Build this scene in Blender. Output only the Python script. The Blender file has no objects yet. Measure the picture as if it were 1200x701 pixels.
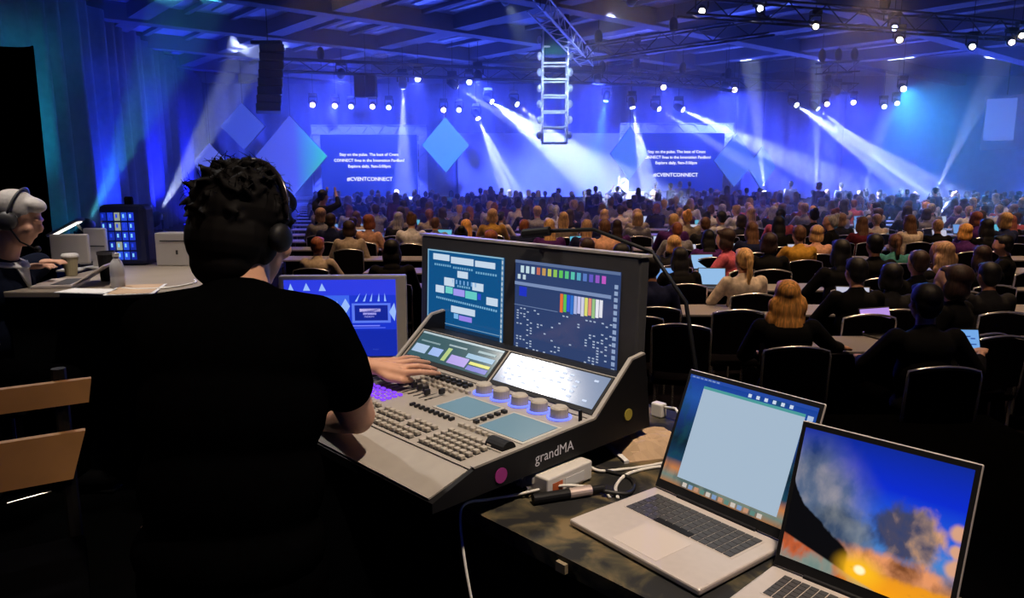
import bpy, bmesh, math, random
from mathutils import Vector, Matrix, Euler
import numpy as np

SC = bpy.context.scene
COL = SC.collection
R = math.radians

# ------------------------------------------------------------------ camera
FPX = 867.0
PITCH = R(9.8)
CAMZ = 2.07
cam_data = bpy.data.cameras.new('camera')
cam_data.sensor_width = 36.0
cam_data.lens = 36.0 * FPX / 1200.0
cam_data.clip_start = 0.05
cam_data.clip_end = 200
cam = bpy.data.objects.new('camera', cam_data)
COL.objects.link(cam)
cam.location = (0, 0, CAMZ)
cam.rotation_euler = (math.pi / 2 - PITCH, 0, 0)
SC.camera = cam

# ------------------------------------------------------------------ view + world
SC.view_settings.view_transform = 'Standard'
SC.view_settings.look = 'None'
SC.view_settings.exposure = 0.0
SC.view_settings.gamma = 1.0
SC.view_settings.use_curve_mapping = False
SC.cycles.use_denoising = True
SC.cycles.max_bounces = 5
SC.cycles.diffuse_bounces = 2
SC.cycles.glossy_bounces = 2
SC.cycles.transmission_bounces = 3
SC.cycles.transparent_max_bounces = 6
SC.cycles.volume_bounces = 0
SC.cycles.sample_clamp_indirect = 3.0
SC.cycles.caustics_reflective = False
SC.cycles.caustics_refractive = False
world = bpy.data.worlds.new('world')
SC.world = world
world.use_nodes = True
bg = world.node_tree.nodes['Background']
bg.inputs[0].default_value = (0.02, 0.03, 0.1, 1)
bg.inputs[1].default_value = 0.0

def pt(px, py, Y):
    """world point at depth Y seen at photo pixel (px, py)"""
    u = (px - 600.0) / FPX
    v = (350.5 - py) / FPX
    c, s = math.cos(PITCH), math.sin(PITCH)
    y = c + v * s
    z = -s + v * c
    return Vector((u / y * Y, Y, CAMZ + z / y * Y))

def ptz(px, py, Z):
    """world point on the level z = Z seen at photo pixel (px, py)"""
    u = (px - 600.0) / FPX
    v = (350.5 - py) / FPX
    c, s = math.cos(PITCH), math.sin(PITCH)
    y = c + v * s
    z = -s + v * c
    k = (Z - CAMZ) / z
    return Vector((u * k, y * k, Z))

def proj(p):
    c, s = math.cos(PITCH), math.sin(PITCH)
    d = Vector(p) - Vector((0, 0, CAMZ))
    f = c * d.y - s * d.z
    return (600 + FPX * d.x / f, 350.5 - FPX * (s * d.y + c * d.z) / f)

# ------------------------------------------------------------------ lights
def spot(name, loc, target, color, power, angle=30, blend=0.3, size=0.05, parent=None, gobo=None):
    ld = bpy.data.lights.new(name, 'SPOT')
    ld.color = color
    ld.energy = power
    ld.spot_size = R(angle)
    ld.spot_blend = blend
    ld.shadow_soft_size = size
    o = bpy.data.objects.new(name, ld)
    COL.objects.link(o)
    d = Vector(target) - Vector(loc)
    o.location = loc
    o.rotation_euler = d.to_track_quat('-Z', 'Y').to_euler()
    if gobo:
        ld.use_nodes = True
        nt = ld.node_tree
        em = nt.nodes['Emission']
        tc = nt.nodes.new('ShaderNodeTexCoord')
        sp = nt.nodes.new('ShaderNodeSeparateXYZ')
        nt.links.new(tc.outputs['Normal'], sp.inputs[0])
        def m(op, a, b=None):
            n = nt.nodes.new('ShaderNodeMath'); n.operation = op
            for i, q in enumerate((a, b)):
                if q is None: continue
                if isinstance(q, (int, float)): n.inputs[i].default_value = q
                else: nt.links.new(q, n.inputs[i])
            return n.outputs[0]
        n_sh, sharp, phase = gobo
        ang = m('ARCTAN2', sp.outputs[1], sp.outputs[0])
        s = m('SINE', m('ADD', m('MULTIPLY', ang, float(n_sh)), float(phase)))
        s = m('POWER', m('ADD', m('MULTIPLY', s, 0.5), 0.5), float(sharp))
        s = m('ADD', m('MULTIPLY', s, 1.6), 0.12)
        nt.links.new(s, em.inputs['Strength'])
    return o

BLUE = (0.045, 0.075, 1.0)
# house lights: warm downlights over the audience, dimmed
HOUSE = [(-1.0, 9.0), (4.5, 9.0), (10.0, 12.0), (2.0, 15.0), (8.0, 18.0), (-3.0, 14.5), (14.5, 20.0)]
for (hx, hy) in HOUSE:
    spot('house_downlight_beam', (hx, hy - 1.0, 6.6), (hx, hy, 0), (1.0, 0.62, 0.33), 1150, 95, 0.9, 0.25)
spot('house_downlight_beam', (2.6, 3.6, 6.6), (2.7, 5.6, 0.9), (1.0, 0.68, 0.42), 520, 62, 0.8, 0.2)
# a downlight over the control desk
spot('desk_downlight_beam', (0.9, 0.6, 5.6), (0.35, 1.75, 1.3), (1.0, 0.80, 0.62), 800, 42, 0.8, 0.12)
spot('added_side_table_beam', (-1.2, 2.9, 5.8), (-1.95, 3.75, 1.5), (1.0, 0.86, 0.76), 520, 20, 0.8, 0.12)  # unseen downlight added to brighten the headset man and side table
spot('side_downlight_beam', (-3.5, 4.19, 5.80), (-1.0, 2.9, 1.4), (1.0, 0.92, 0.85), 420, 44, 0.6, 0.16)
spot('added_chair_slat_beam', (-0.5, -2.4, 5.6), (-1.05, 1.7, 1.5), (1.0, 0.66, 0.36), 230, 12, 0.7, 0.1)  # narrow downlight added behind the camera to light the chair slats
# ------------------------------------------------------------------ materials
def mat(name, color, rough=0.6, metal=0.0, spec=0.5, emis=None, estr=0.0, noise=None, alpha=None, trans=0.0, bump=None):
    m = bpy.data.materials.new(name)
    m.use_nodes = True
    nt = m.node_tree
    b = nt.nodes['Principled BSDF']
    c4 = (*color, 1)
    b.inputs['Base Color'].default_value = c4
    b.inputs['Roughness'].default_value = rough
    b.inputs['Metallic'].default_value = metal
    b.inputs['Specular IOR Level'].default_value = spec
    if trans: b.inputs['Transmission Weight'].default_value = trans
    if emis:
        b.inputs['Emission Color'].default_value = (*emis, 1)
        b.inputs['Emission Strength'].default_value = estr
    if noise:
        sc_, amt = noise
        tc = nt.nodes.new('ShaderNodeTexCoord')
        n = nt.nodes.new('ShaderNodeTexNoise')
        n.inputs['Scale'].default_value = sc_
        n.inputs['Detail'].default_value = 4
        nt.links.new(tc.outputs['Object'], n.inputs['Vector'])
        mx = nt.nodes.new('ShaderNodeMix'); mx.data_type = 'RGBA'
        mx.inputs[6].default_value = tuple(max(0, c * (1 - amt)) for c in color) + (1,)
        mx.inputs[7].default_value = tuple(min(1, c * (1 + amt)) for c in color) + (1,)
        nt.links.new(n.outputs['Fac'], mx.inputs[0])
        nt.links.new(mx.outputs[2], b.inputs['Base Color'])
        if bump:
            bp = nt.nodes.new('ShaderNodeBump'); bp.inputs['Strength'].default_value = bump
            nt.links.new(n.outputs['Fac'], bp.inputs['Height'])
            nt.links.new(bp.outputs[0], b.inputs['Normal'])
    return m

def emat(name, color, strength=1.0):
    """a lit display pixel / lamp: black glossy body that gives off light"""
    m = bpy.data.materials.new(name)
    m.use_nodes = True
    b = m.node_tree.nodes['Principled BSDF']
    b.inputs['Base Color'].default_value = (0.005, 0.005, 0.006, 1)
    b.inputs['Roughness'].default_value = 0.35
    b.inputs['Emission Color'].default_value = (*color, 1)
    b.inputs['Emission Strength'].default_value = strength
    return m

def srgb(r, g, b):
    f = lambda c: (c / 255 / 12.92) if c / 255 <= 0.04045 else ((c / 255 + 0.055) / 1.055) ** 2.4
    return (f(r), f(g), f(b))

def objcolor_mat(name, rough=0.8, spec=0.3, noise=(30, 0.35), stretch=None):
    """colour taken from the object's own colour, with fine procedural variation"""
    m = bpy.data.materials.new(name)
    m.use_nodes = True
    nt = m.node_tree
    b = nt.nodes['Principled BSDF']
    b.inputs['Roughness'].default_value = rough
    b.inputs['Specular IOR Level'].default_value = spec
    oi = nt.nodes.new('ShaderNodeObjectInfo')
    tc = nt.nodes.new('ShaderNodeTexCoord')
    n = nt.nodes.new('ShaderNodeTexNoise'); n.inputs['Scale'].default_value = noise[0]; n.inputs['Detail'].default_value = 3
    if stretch:
        mp = nt.nodes.new('ShaderNodeMapping'); mp.inputs['Scale'].default_value = stretch
        nt.links.new(tc.outputs['Object'], mp.inputs[0]); nt.links.new(mp.outputs[0], n.inputs['Vector'])
    else:
        nt.links.new(tc.outputs['Object'], n.inputs['Vector'])
    r = nt.nodes.new('ShaderNodeMapRange')
    r.inputs[1].default_value = 0.3; r.inputs[2].default_value = 0.7
    r.inputs[3].default_value = 1 - noise[1]; r.inputs[4].default_value = 1 + noise[1]
    nt.links.new(n.outputs['Fac'], r.inputs[0])
    vm = nt.nodes.new('ShaderNodeVectorMath'); vm.operation = 'SCALE'
    nt.links.new(oi.outputs['Color'], vm.inputs[0]); nt.links.new(r.outputs[0], vm.inputs['Scale'])
    nt.links.new(vm.outputs[0], b.inputs['Base Color'])
    return m

# ------------------------------------------------------------------ mesh helpers
def new_obj(name, me, parent=None, loc=None, rot=None):
    o = bpy.data.objects.new(name, me)
    COL.objects.link(o)
    if parent is not None: o.parent = parent
    if loc is not None: o.location = loc
    if rot is not None: o.rotation_euler = rot
    return o

def empty(name, loc=(0, 0, 0), rot=(0, 0, 0), parent=None):
    o = bpy.data.objects.new(name, None)
    o.empty_display_size = 0.1
    COL.objects.link(o)
    o.location = loc; o.rotation_euler = rot
    if parent is not None: o.parent = parent
    return o

def tag(o, label=None, cat=None, group=None, kind=None):
    if label: o['label'] = label
    if cat: o['category'] = cat
    if group: o['group'] = group
    if kind: o['kind'] = kind
    return o

class MB:
    """collects shapes in one bmesh"""
    def __init__(s): s.bm = bmesh.new()
    def box(s, x0, x1, y0, y1, z0, z1, M=None, bev=0):
        bm = s.bm
        vs = [bm.verts.new(v) for v in ((x0,y0,z0),(x1,y0,z0),(x1,y1,z0),(x0,y1,z0),(x0,y0,z1),(x1,y0,z1),(x1,y1,z1),(x0,y1,z1))]
        fs = [bm.faces.new([vs[i] for i in q]) for q in ((0,3,2,1),(4,5,6,7),(0,1,5,4),(1,2,6,5),(2,3,7,6),(3,0,4,7))]
        if bev:
            es = list({e for f in fs for e in f.edges})
            r = bmesh.ops.bevel(bm, geom=es, offset=bev, segments=2, affect='EDGES', profile=0.5)
            vs = list({v for f in r['faces'] for v in f.verts} | {v for v in vs if v.is_valid})
        if M is not None: bmesh.ops.transform(bm, matrix=M, verts=vs)
        return s
    def poly(s, pts, th=None, d=None):
        """polygon; with d (vector) extruded to a prism"""
        bm = s.bm
        a = [bm.verts.new(p) for p in pts]
        if d is None:
            bm.faces.new(a); return s
        d = Vector(d)
        b = [bm.verts.new(Vector(p) + d) for p in pts]
        n = len(a)
        bm.faces.new(list(reversed(a))); bm.faces.new(b)
        for i in range(n):
            bm.faces.new((a[i], a[(i+1) % n], b[(i+1) % n], b[i]))
        return s
    def tube(s, pts, rad, seg=8, cap=True, closed=False):
        """tube along points, radius number or list"""
        bm = s.bm
        pts = [Vector(p) for p in pts]
        n = len(pts)
        rads = rad if isinstance(rad, (list, tuple)) else [rad] * n
        rings = []
        prev = None
        for i, p in enumerate(pts):
            if closed: t = pts[(i+1) % n] - pts[i-1]
            elif i == 0: t = pts[1] - p
            elif i == n - 1: t = p - pts[i-1]
            else: t = pts[i+1] - pts[i-1]
            t.normalize()
            if prev is None:
                a = t.orthogonal().normalized()
            else:
                a = prev - t * prev.dot(t)
                a = a.normalized() if a.length > 1e-6 else t.orthogonal().normalized()
            prev = a
            b = t.cross(a)
            r = rads[i]
            if not isinstance(r, (tuple, list)): r = (r, r)
            rings.append([bm.verts.new(p + a * (math.cos(2*math.pi*k/seg) * r[0]) + b * (math.sin(2*math.pi*k/seg) * r[1])) for k in range(seg)])
        for i in range(n if closed else n - 1):
            A, B = rings[i], rings[(i+1) % n]
            for k in range(seg):
                bm.faces.new((A[k], A[(k+1) % seg], B[(k+1) % seg], B[k]))
        if cap and not closed:
            bm.faces.new(list(reversed(rings[0]))); bm.faces.new(rings[-1])
        return s
    def lathe(s, prof, seg=20, M=None):
        """profile of (r, z) spun round z"""
        bm = s.bm
        rings = []
        for r, z in prof:
            if r < 1e-6: rings.append([bm.verts.new((0, 0, z))])
            else: rings.append([bm.verts.new((r*math.cos(2*math.pi*k/seg), r*math.sin(2*math.pi*k/seg), z)) for k in range(seg)])
        for A, B in zip(rings, rings[1:]):
            for k in range(seg):
                q = (k+1) % seg
                if len(A) == 1 and len(B) == 1: continue
                if len(A) == 1: bm.faces.new((A[0], B[q], B[k]))
                elif len(B) == 1: bm.faces.new((A[k], A[q], B[0]))
                else: bm.faces.new((A[k], A[q], B[q], B[k]))
        if M is not None: bmesh.ops.transform(bm, matrix=M, verts=[v for r in rings for v in r])
        return s
    def ell(s, c, r, seg=16, rings=10, M=None):
        """ellipsoid with centre c and radii r"""
        T = Matrix.Translation(Vector(c)) @ (M if M is not None else Matrix()) @ Matrix.Diagonal((*r, 1))
        bmesh.ops.create_uvsphere(s.bm, u_segments=seg, v_segments=rings, radius=1, matrix=T)
        return s
    def mesh(s, name, material=None, smooth=False):
        bm = s.bm
        bmesh.ops.recalc_face_normals(bm, faces=bm.faces[:])
        me = bpy.data.meshes.new(name)
        if smooth:
            for f in bm.faces: f.smooth = True
        bm.to_mesh(me); bm.free()
        if material: me.materials.append(material)
        return me
    def build(s, name, material, parent=None, loc=None, rot=None, smooth=False):
        return new_obj(name, s.mesh(name, material, smooth), parent, loc, rot)

def remesh(mb, voxel, smooth_it=4, factor=0.5, name='body', material=None):
    """fuse the overlapping shells of mb into one continuous surface"""
    me = mb.mesh(name + '_src')
    o = bpy.data.objects.new(name + '_src', me)
    COL.objects.link(o)
    md = o.modifiers.new('r', 'REMESH'); md.mode = 'VOXEL'; md.voxel_size = voxel; md.use_smooth_shade = True
    if smooth_it:
        sm = o.modifiers.new('s', 'SMOOTH'); sm.iterations = smooth_it; sm.factor = factor
    dg = bpy.context.evaluated_depsgraph_get()
    ev = o.evaluated_get(dg)
    out = bpy.data.meshes.new_from_object(ev)
    out.name = name
    bpy.data.objects.remove(o); bpy.data.meshes.remove(me)
    out.materials.clear()
    if material: out.materials.append(material)
    for p in out.polygons: p.use_smooth = True
    return out

def copy_tree(o, parent=None):
    c = o.copy(); COL.objects.link(c); c.parent = parent
    for ch in o.children: copy_tree(ch, c)
    return c

def text_mesh(body, size, material, align='CENTER', bold=0.0, extrude=0.0):
    cu = bpy.data.curves.new('lettering', 'FONT')
    cu.body = body; cu.size = size; cu.align_x = align; cu.align_y = 'CENTER'
    cu.offset = bold; cu.extrude = extrude; cu.resolution_u = 2
    o = bpy.data.objects.new('lettering_src', cu)
    COL.objects.link(o)
    dg = bpy.context.evaluated_depsgraph_get()
    me = bpy.data.meshes.new_from_object(o.evaluated_get(dg))
    bpy.data.objects.remove(o); bpy.data.curves.remove(cu)
    me.materials.clear(); me.materials.append(material)
    return me
# ------------------------------------------------------------------ materials of the place
M = {}
M['carpet'] = mat('dark patterned carpet', (0.006, 0.005, 0.008), 0.95, spec=0.02, noise=(6, 0.5))
M['riser'] = mat('black riser deck', (0.002, 0.002, 0.002), 0.95, spec=0.0, noise=(14, 0.4))
M['ceil'] = mat('painted ceiling panel', (0.42, 0.44, 0.55), 0.75, noise=(1.2, 0.15))
M['beam'] = mat('ceiling soffit paint', (0.16, 0.16, 0.22), 0.8, noise=(2, 0.2))
M['wall'] = mat('hall wall fabric', (0.25, 0.27, 0.42), 0.9, noise=(3, 0.2))
M['drape'] = mat('grey stage drape', (0.30, 0.32, 0.40), 0.9, spec=0.2, noise=(5, 0.25))
M['blackdrape'] = mat('black masking cloth', (0.002, 0.002, 0.0025), 0.95, spec=0.0, noise=(20, 0.4))
M['truss'] = mat('dark truss tube', (0.03, 0.03, 0.034), 0.5, 0.2, noise=(9, 0.2))
M['whitetruss'] = mat('pale truss tube', (0.75, 0.77, 0.8), 0.4, 0.3, noise=(9, 0.1))
M['blackmetal'] = mat('black painted metal', (0.012, 0.012, 0.014), 0.5, 0.0, noise=(12, 0.3))
M['speaker'] = mat('speaker grille', (0.02, 0.02, 0.025), 0.6, noise=(60, 0.5))
M['scenic'] = mat('white scenic cloth', (0.75, 0.77, 0.82), 0.85, noise=(4, 0.06))
M['stagefront'] = mat('stage skirt', (0.10, 0.10, 0.14), 0.9, noise=(8, 0.3))

ZC = 6.8      # ceiling level
# ------------------------------------------------------------------ shell
def struct(o, label=None):
    o['kind'] = 'structure'
    if label: o['label'] = label
    return o
struct(MB().box(-18, 27, -4, 39, -0.2, 0).build('floor', M['carpet']), 'dark carpeted hall floor under the audience tables')
struct(MB().box(-18, 27, -4, 39, ZC, ZC + 0.2).build('ceiling', M['ceil']), 'pale panelled hall ceiling with soffit beams')
struct(MB().box(-18, 27, 38.6, 39, 0, ZC).build('wall_back', M['wall']), 'blue-lit rear wall behind the stage')
struct(MB().box(27, 27.3, -4, 39, 0, ZC).build('wall_right', M['wall']), 'blue-lit side wall with the framed panel')
struct(MB().box(-18.3, -18, -4, 39, 0, ZC).build('wall_left', M['wall']), 'hidden side wall behind the drapes')
struct(MB().box(-18, 27, -4.3, -4, 0, ZC).build('wall_front', M['wall']), 'wall behind the control position')
ceiling = bpy.data.objects['ceiling']
# soffit beams run in the hall's own axes, turned about 42 degrees from the view
dB = Vector((-0.64, 0.768, 0)); dA = Vector((0.768, 0.64, 0))
C0 = Vector((2, 26, ZC))
def clip_line(p, d):
    lo, hi = -80, 80
    for k, (a, b) in enumerate(((-17.5, 26.6), (12.0, 38.4))):
        if abs(d[k]) < 1e-6: continue
        t0, t1 = (a - p[k]) / d[k], (b - p[k]) / d[k]
        lo, hi = max(lo, min(t0, t1)), min(hi, max(t0, t1))
    return lo, hi
def ceil_beam(p, d, w, h, m):
    lo, hi = clip_line(p, d)
    if hi - lo < 1.0: return
    n = Vector((-d.y, d.x, 0))
    a, b = p + d * lo, p + d * hi
    q = [a - n*w/2, b - n*w/2, b + n*w/2, a + n*w/2]
    o = MB().poly([(v.x, v.y, ZC - h) for v in q], d=(0, 0, h - 0.002)).build('ceiling_beam', m, ceiling)
rnd = random.Random(5)
for i in range(-11, 12):
    big = i % 3 == 0
    ceil_beam(C0 + dA * (i * 1.35), dB, 0.55 if big else 0.16, 0.42 if big else 0.12, M['beam'])
for i in range(-4, 5):
    ceil_beam(C0 + dB * (i * 4.6 + 1.0), dA, 0.5, 0.5, M['beam'])
# long slot diffusers in the coffers
for i in range(-9, 10):
    for j in range(-3, 4):
        if rnd.random() < 0.45: continue
        c = C0 + dA * (i * 1.35 + 0.68) + dB * (j * 4.6 + 3.3)
        if not (-17 < c.x < 26 and 13 < c.y < 38): continue
        ang = math.atan2(dB.y, dB.x)
        Mx = Matrix.Translation((c.x, c.y, 0)) @ Matrix.Rotation(ang, 4, 'Z')
        MB().box(-1.5, 1.5, -0.12, 0.12, ZC - 0.05, ZC - 0.004, Mx).build('ceiling_panel', M['whitetruss'], ceiling)

# ------------------------------------------------------------------ drapes
def drape(name, a, b, z0, z1, m, fold=0.16, amp=0.10, th=0.02, seed=1):
    rd = random.Random(seed)
    a, b = Vector((*a, 0)), Vector((*b, 0))
    L = (b - a).length; d = (b - a).normalized(); n = Vector((-d.y, d.x, 0))
    N = max(8, int(L / fold * 4))
    ph = [rd.uniform(-0.8, 0.8) for _ in range(64)]
    bm = bmesh.new()
    rows = []
    for zi in range(5):
        t = zi / 4
        row = []
        for i in range(N + 1):
            s = i / N
            f = s * L / fold
            o_ = amp * math.sin(2*math.pi*f*0.5 + ph[int(f) % 64]*0.6) * (1.1 - 0.4*t) + 0.4*amp*math.sin(f*1.3 + 2.1)
            p = a + d * (s * L) + n * o_
            row.append((p.x, p.y, z0 + (z1 - z0) * t))
        rows.append(row)
    fr = [[bm.verts.new(p) for p in r] for r in rows]
    bk = [[bm.verts.new((p[0] + n.x*th, p[1] + n.y*th, p[2])) for p in r] for r in rows]
    for g in (fr, bk):
        for i in range(4):
            for k in range(N):
                bm.faces.new((g[i][k], g[i][k+1], g[i+1][k+1], g[i+1][k]))
    for i in range(4):
        for k in (0, N):
            bm.faces.new((fr[i][k], fr[i+1][k], bk[i+1][k], bk[i][k]))
    for k in range(N):
        bm.faces.new((fr[0][k], fr[0][k+1], bk[0][k+1], bk[0][k]))
        bm.faces.new((fr[4][k], fr[4][k+1], bk[4][k+1], bk[4][k]))
    mb = MB(); mb.bm.free(); mb.bm = bm
    return mb.build(name, m, smooth=True)
o = drape('stage_drape', (-15.2, 37.6), (16.5, 37.6), 0.02, 6.3, M['drape'], 0.45, 0.10, seed=2)
tag(o, 'wide pleated drape lit blue behind the stage screens', 'drape')
o = drape('side_drape', (-9.6, 13.2), (-15.0, 37.0), 0.02, 6.5, M['drape'], 0.55, 0.16, seed=3)
tag(o, 'tall pleated drape lit blue and teal beside the stage', 'drape')
o = drape('masking_drape', (-9.5, 8.2), (-4.95, 8.0), 0.02, 3.35, M['blackdrape'], 0.3, 0.06, seed=4)
tag(o, 'black masking drape behind the man with the headset', 'drape')

# ------------------------------------------------------------------ stage, screens, diamonds
YS = 34.0
st = empty('stage', (2.0, 34.5, 0)); tag(st, 'low stage deck with dark skirt beneath the screens', 'stage')
MB().box(-12.5, 11.5, -2.2, 2.6, 0.72, 0.84, bev=0.02).build('deck', M['riser'], st)
MB().box(-12.4, 11.4, -2.1, -2.02, 0.0, 0.72).build('skirt', M['stagefront'], st)

M['screen'] = emat('blue projected slide', (0.004, 0.028, 0.46), 1.0)
M['screentext'] = emat('white slide lettering', (0.95, 0.95, 1.0), 1.6)
M['bezelwhite'] = M['scenic']
SLIDE = [('Stay on the pulse. The best of Cvent', 0.0), ('CONNECT lives in the Innovation Pavilion!', 0.0), ('Explore daily, 9am-5:00pm', 0.0), ('#CVENTCONNECT', 0.0)]
def lattice_bar(mb, a, b, w, nrm, n):
    """flat lattice of tubes between a and b"""
    a, b = Vector(a), Vector(b)
    d = (b - a).normalized(); s = d.cross(Vector(nrm)).normalized() * (w / 2)
    for q in (-1, 1): mb.tube([a + s*q, b + s*q], 0.035, 6)
    for i in range(n):
        p, r = a.lerp(b, i / n), a.lerp(b, (i + 1) / n)
        k = 1 if i % 2 else -1
        mb.tube([p + s*k, r - s*k], 0.025, 5)
def slide_screen(name, px0, py0, px1, py1, label):
    a = pt(px0, py0, YS); b = pt(px1, py1, YS)
    cx, cz = (a.x + b.x) / 2, (a.z + b.z) / 2
    w, h = b.x - a.x, a.z - b.z
    root = empty(name, (cx, YS, b.z)); tag(root, label, 'screen', 'stage projection screens')
    MB().box(-w/2, w/2, 0, 0.08, 0, h).build('screen_surface', M['screen'], root)
    fw = 0.42
    mb = MB(); lattice_bar(mb, (-w/2 - fw, 0.05, h + fw/2), (w/2 + fw, 0.05, h + fw/2), fw, (0, 1, 0), 14); mb.build('frame_truss', M['whitetruss'], root)
    mb = MB(); lattice_bar(mb, (-w/2 - fw, 0.05, -fw/2), (w/2 + fw, 0.05, -fw/2), fw, (0, 1, 0), 14); mb.build('frame_truss', M['whitetruss'], root)
    for s in (-1, 1):
        mb = MB(); lattice_bar(mb, (s*(w/2 + fw/2), 0.05, 0), (s*(w/2 + fw/2), 0.05, h), fw, (0, 1, 0), 8); mb.build('frame_truss', M['whitetruss'], root)
        mb = MB()
        mb.box(s*(w/2 + fw/2) - 0.16, s*(w/2 + fw/2) + 0.16, 0.12, 0.2, 0.0, h).build('frame_panel', M['scenic'], root)
        MB().tube([(s*(w/2), 0.3, -b.z + 0.84), (s*(w/2), 0.3, h)], 0.05, 8).build('support_post', M['truss'], root)
    MB().box(-w/2 - fw, w/2 + fw, 0.12, 0.2, h + 0.05, h + fw - 0.05).build('frame_panel', M['scenic'], root)
    MB().box(-w/2 - fw, w/2 + fw, 0.12, 0.2, -fw + 0.05, -0.05).build('frame_panel', M['scenic'], root)
    for (line, _), zz, sz in zip(SLIDE, (0.68, 0.585, 0.49, 0.28), (0.205, 0.205, 0.205, 0.27)):
        me = text_mesh(line, sz * w / 4.45 * 0.9, M['screentext'], bold=0.004)
        new_obj('slide_text', me, root, (0, -0.01, h * zz), (math.pi/2, 0, 0))
    return root
slide_screen('projection_screen', 375, 158, 490, 230, 'blue slide screen framed by white truss beside the green-tipped diamond')
slide_screen('projection_screen', 738, 156, 846, 224, 'hazy slide screen near the crossing beams beside the light tower')

# centre scenic wall between the screens
a = pt(536, 156, 36.6); b = pt(735, 226, 36.6)
cw = MB().box(a.x, b.x, 36.6, 36.7, 0.1, a.z, bev=0).build('centre_screen', M['scenic'])
tag(cw, 'broad blank pale scenic wall between the two slide screens', 'scenic wall')

def diamond(px, py, rw, rh, Y, col, label, green=False, tilt=0):
    c = pt(px, py, Y); w = rw / FPX * Y; h = rh / FPX * Y
    m = emat('diamond panel painted glow', col, 1.0)  # stage light on the panel is put into its emission
    if green:  # coloured light on the tip painted as an emission gradient
        nt = m.node_tree; bs = nt.nodes['Principled BSDF']
        tc = nt.nodes.new('ShaderNodeTexCoord'); sp = nt.nodes.new('ShaderNodeSeparateXYZ')
        nt.links.new(tc.outputs['Generated'], sp.inputs[0])
        cr = nt.nodes.new('ShaderNodeValToRGB')
        cr.color_ramp.elements[0].position = 0.55; cr.color_ramp.elements[0].color = (*col, 1)
        cr.color_ramp.elements[1].position = 0.95; cr.color_ramp.elements[1].color = (0.02, 0.60, 0.30, 1)
        nt.links.new(sp.outputs[0], cr.inputs[0]); nt.links.new(cr.outputs[0], bs.inputs['Emission Color'])
    root = empty('diamond_panel', (c.x, Y, c.z)); tag(root, label, 'scenic panel', 'scenic diamond panels')
    MB().poly([(-w, 0, 0), (0, 0, -h), (w, 0, 0), (0, 0, h)], d=(0, 0.12, 0)).build('panel_face', m, root)
    k = 1.015
    MB().poly([(-w*k, 0.1, 0), (0, 0.1, -h*k), (w*k, 0.1, 0), (0, 0.1, h*k)], d=(0, 0.08, 0)).build('panel_back', M['truss'], root)
    MB().tube([(0, 0.15, h*0.9), (0, 0.15, ZC - c.z - 0.01)], 0.012, 6).build('hanging_wire', M['blackmetal'], root)
diamond(284, 148, 25, 26, 33.0, (0.05, 0.09, 0.62), 'small blue diamond panel above the seated operator head')
diamond(341, 183, 41, 45, 32.6, (0.07, 0.10, 0.66), 'large diamond panel with green light painted on its tip beside the slide screen', True)
diamond(246, 191, 20, 22, 33.4, (0.12, 0.16, 0.75), 'pale diamond panel mostly hidden by the operator head')
diamond(522, 170, 27, 31, 32.6, (0.08, 0.36, 0.95), 'bright sky-blue diamond panel between screen and pale wall')
diamond(738, 180, 22, 30, 32.6, (0.06, 0.20, 0.75), 'hazy diamond panel under the white glare beam')
diamond(862, 188, 24, 30, 32.6, (0.05, 0.16, 0.70), 'larger diamond panel on the far side of the hazy screen')
diamond(893, 196, 16, 24, 33.2, (0.05, 0.18, 0.66), 'narrow diamond panel overlapped by the upright white beam')

# framed side panel on the right wall
c0 = pt(1162, 118, 33.0)
root = empty('side_screen', (pt(1176, 150, 33).x, 33.0, pt(1176, 176, 33).z), (0, 0, R(-38)))
tag(root, 'white side screen in a dark frame on the far wall', 'screen')
MB().box(-0.80, 0.80, 0.0, 0.10, 0.0, 2.35, bev=0.01).build('frame', M['wall'], root)
MB().box(-0.72, 0.40, -0.05, 0.0, 0.42, 2.2).build('screen_surface', emat('side screen glow', (0.10, 0.16, 0.62), 0.9), root)
MB().tube([(0, 0.05, 2.3), (0, 0.05, ZC - root.location.z - 0.01)], 0.02, 6).build('hanging_wire', M['blackmetal'], root)

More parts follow.
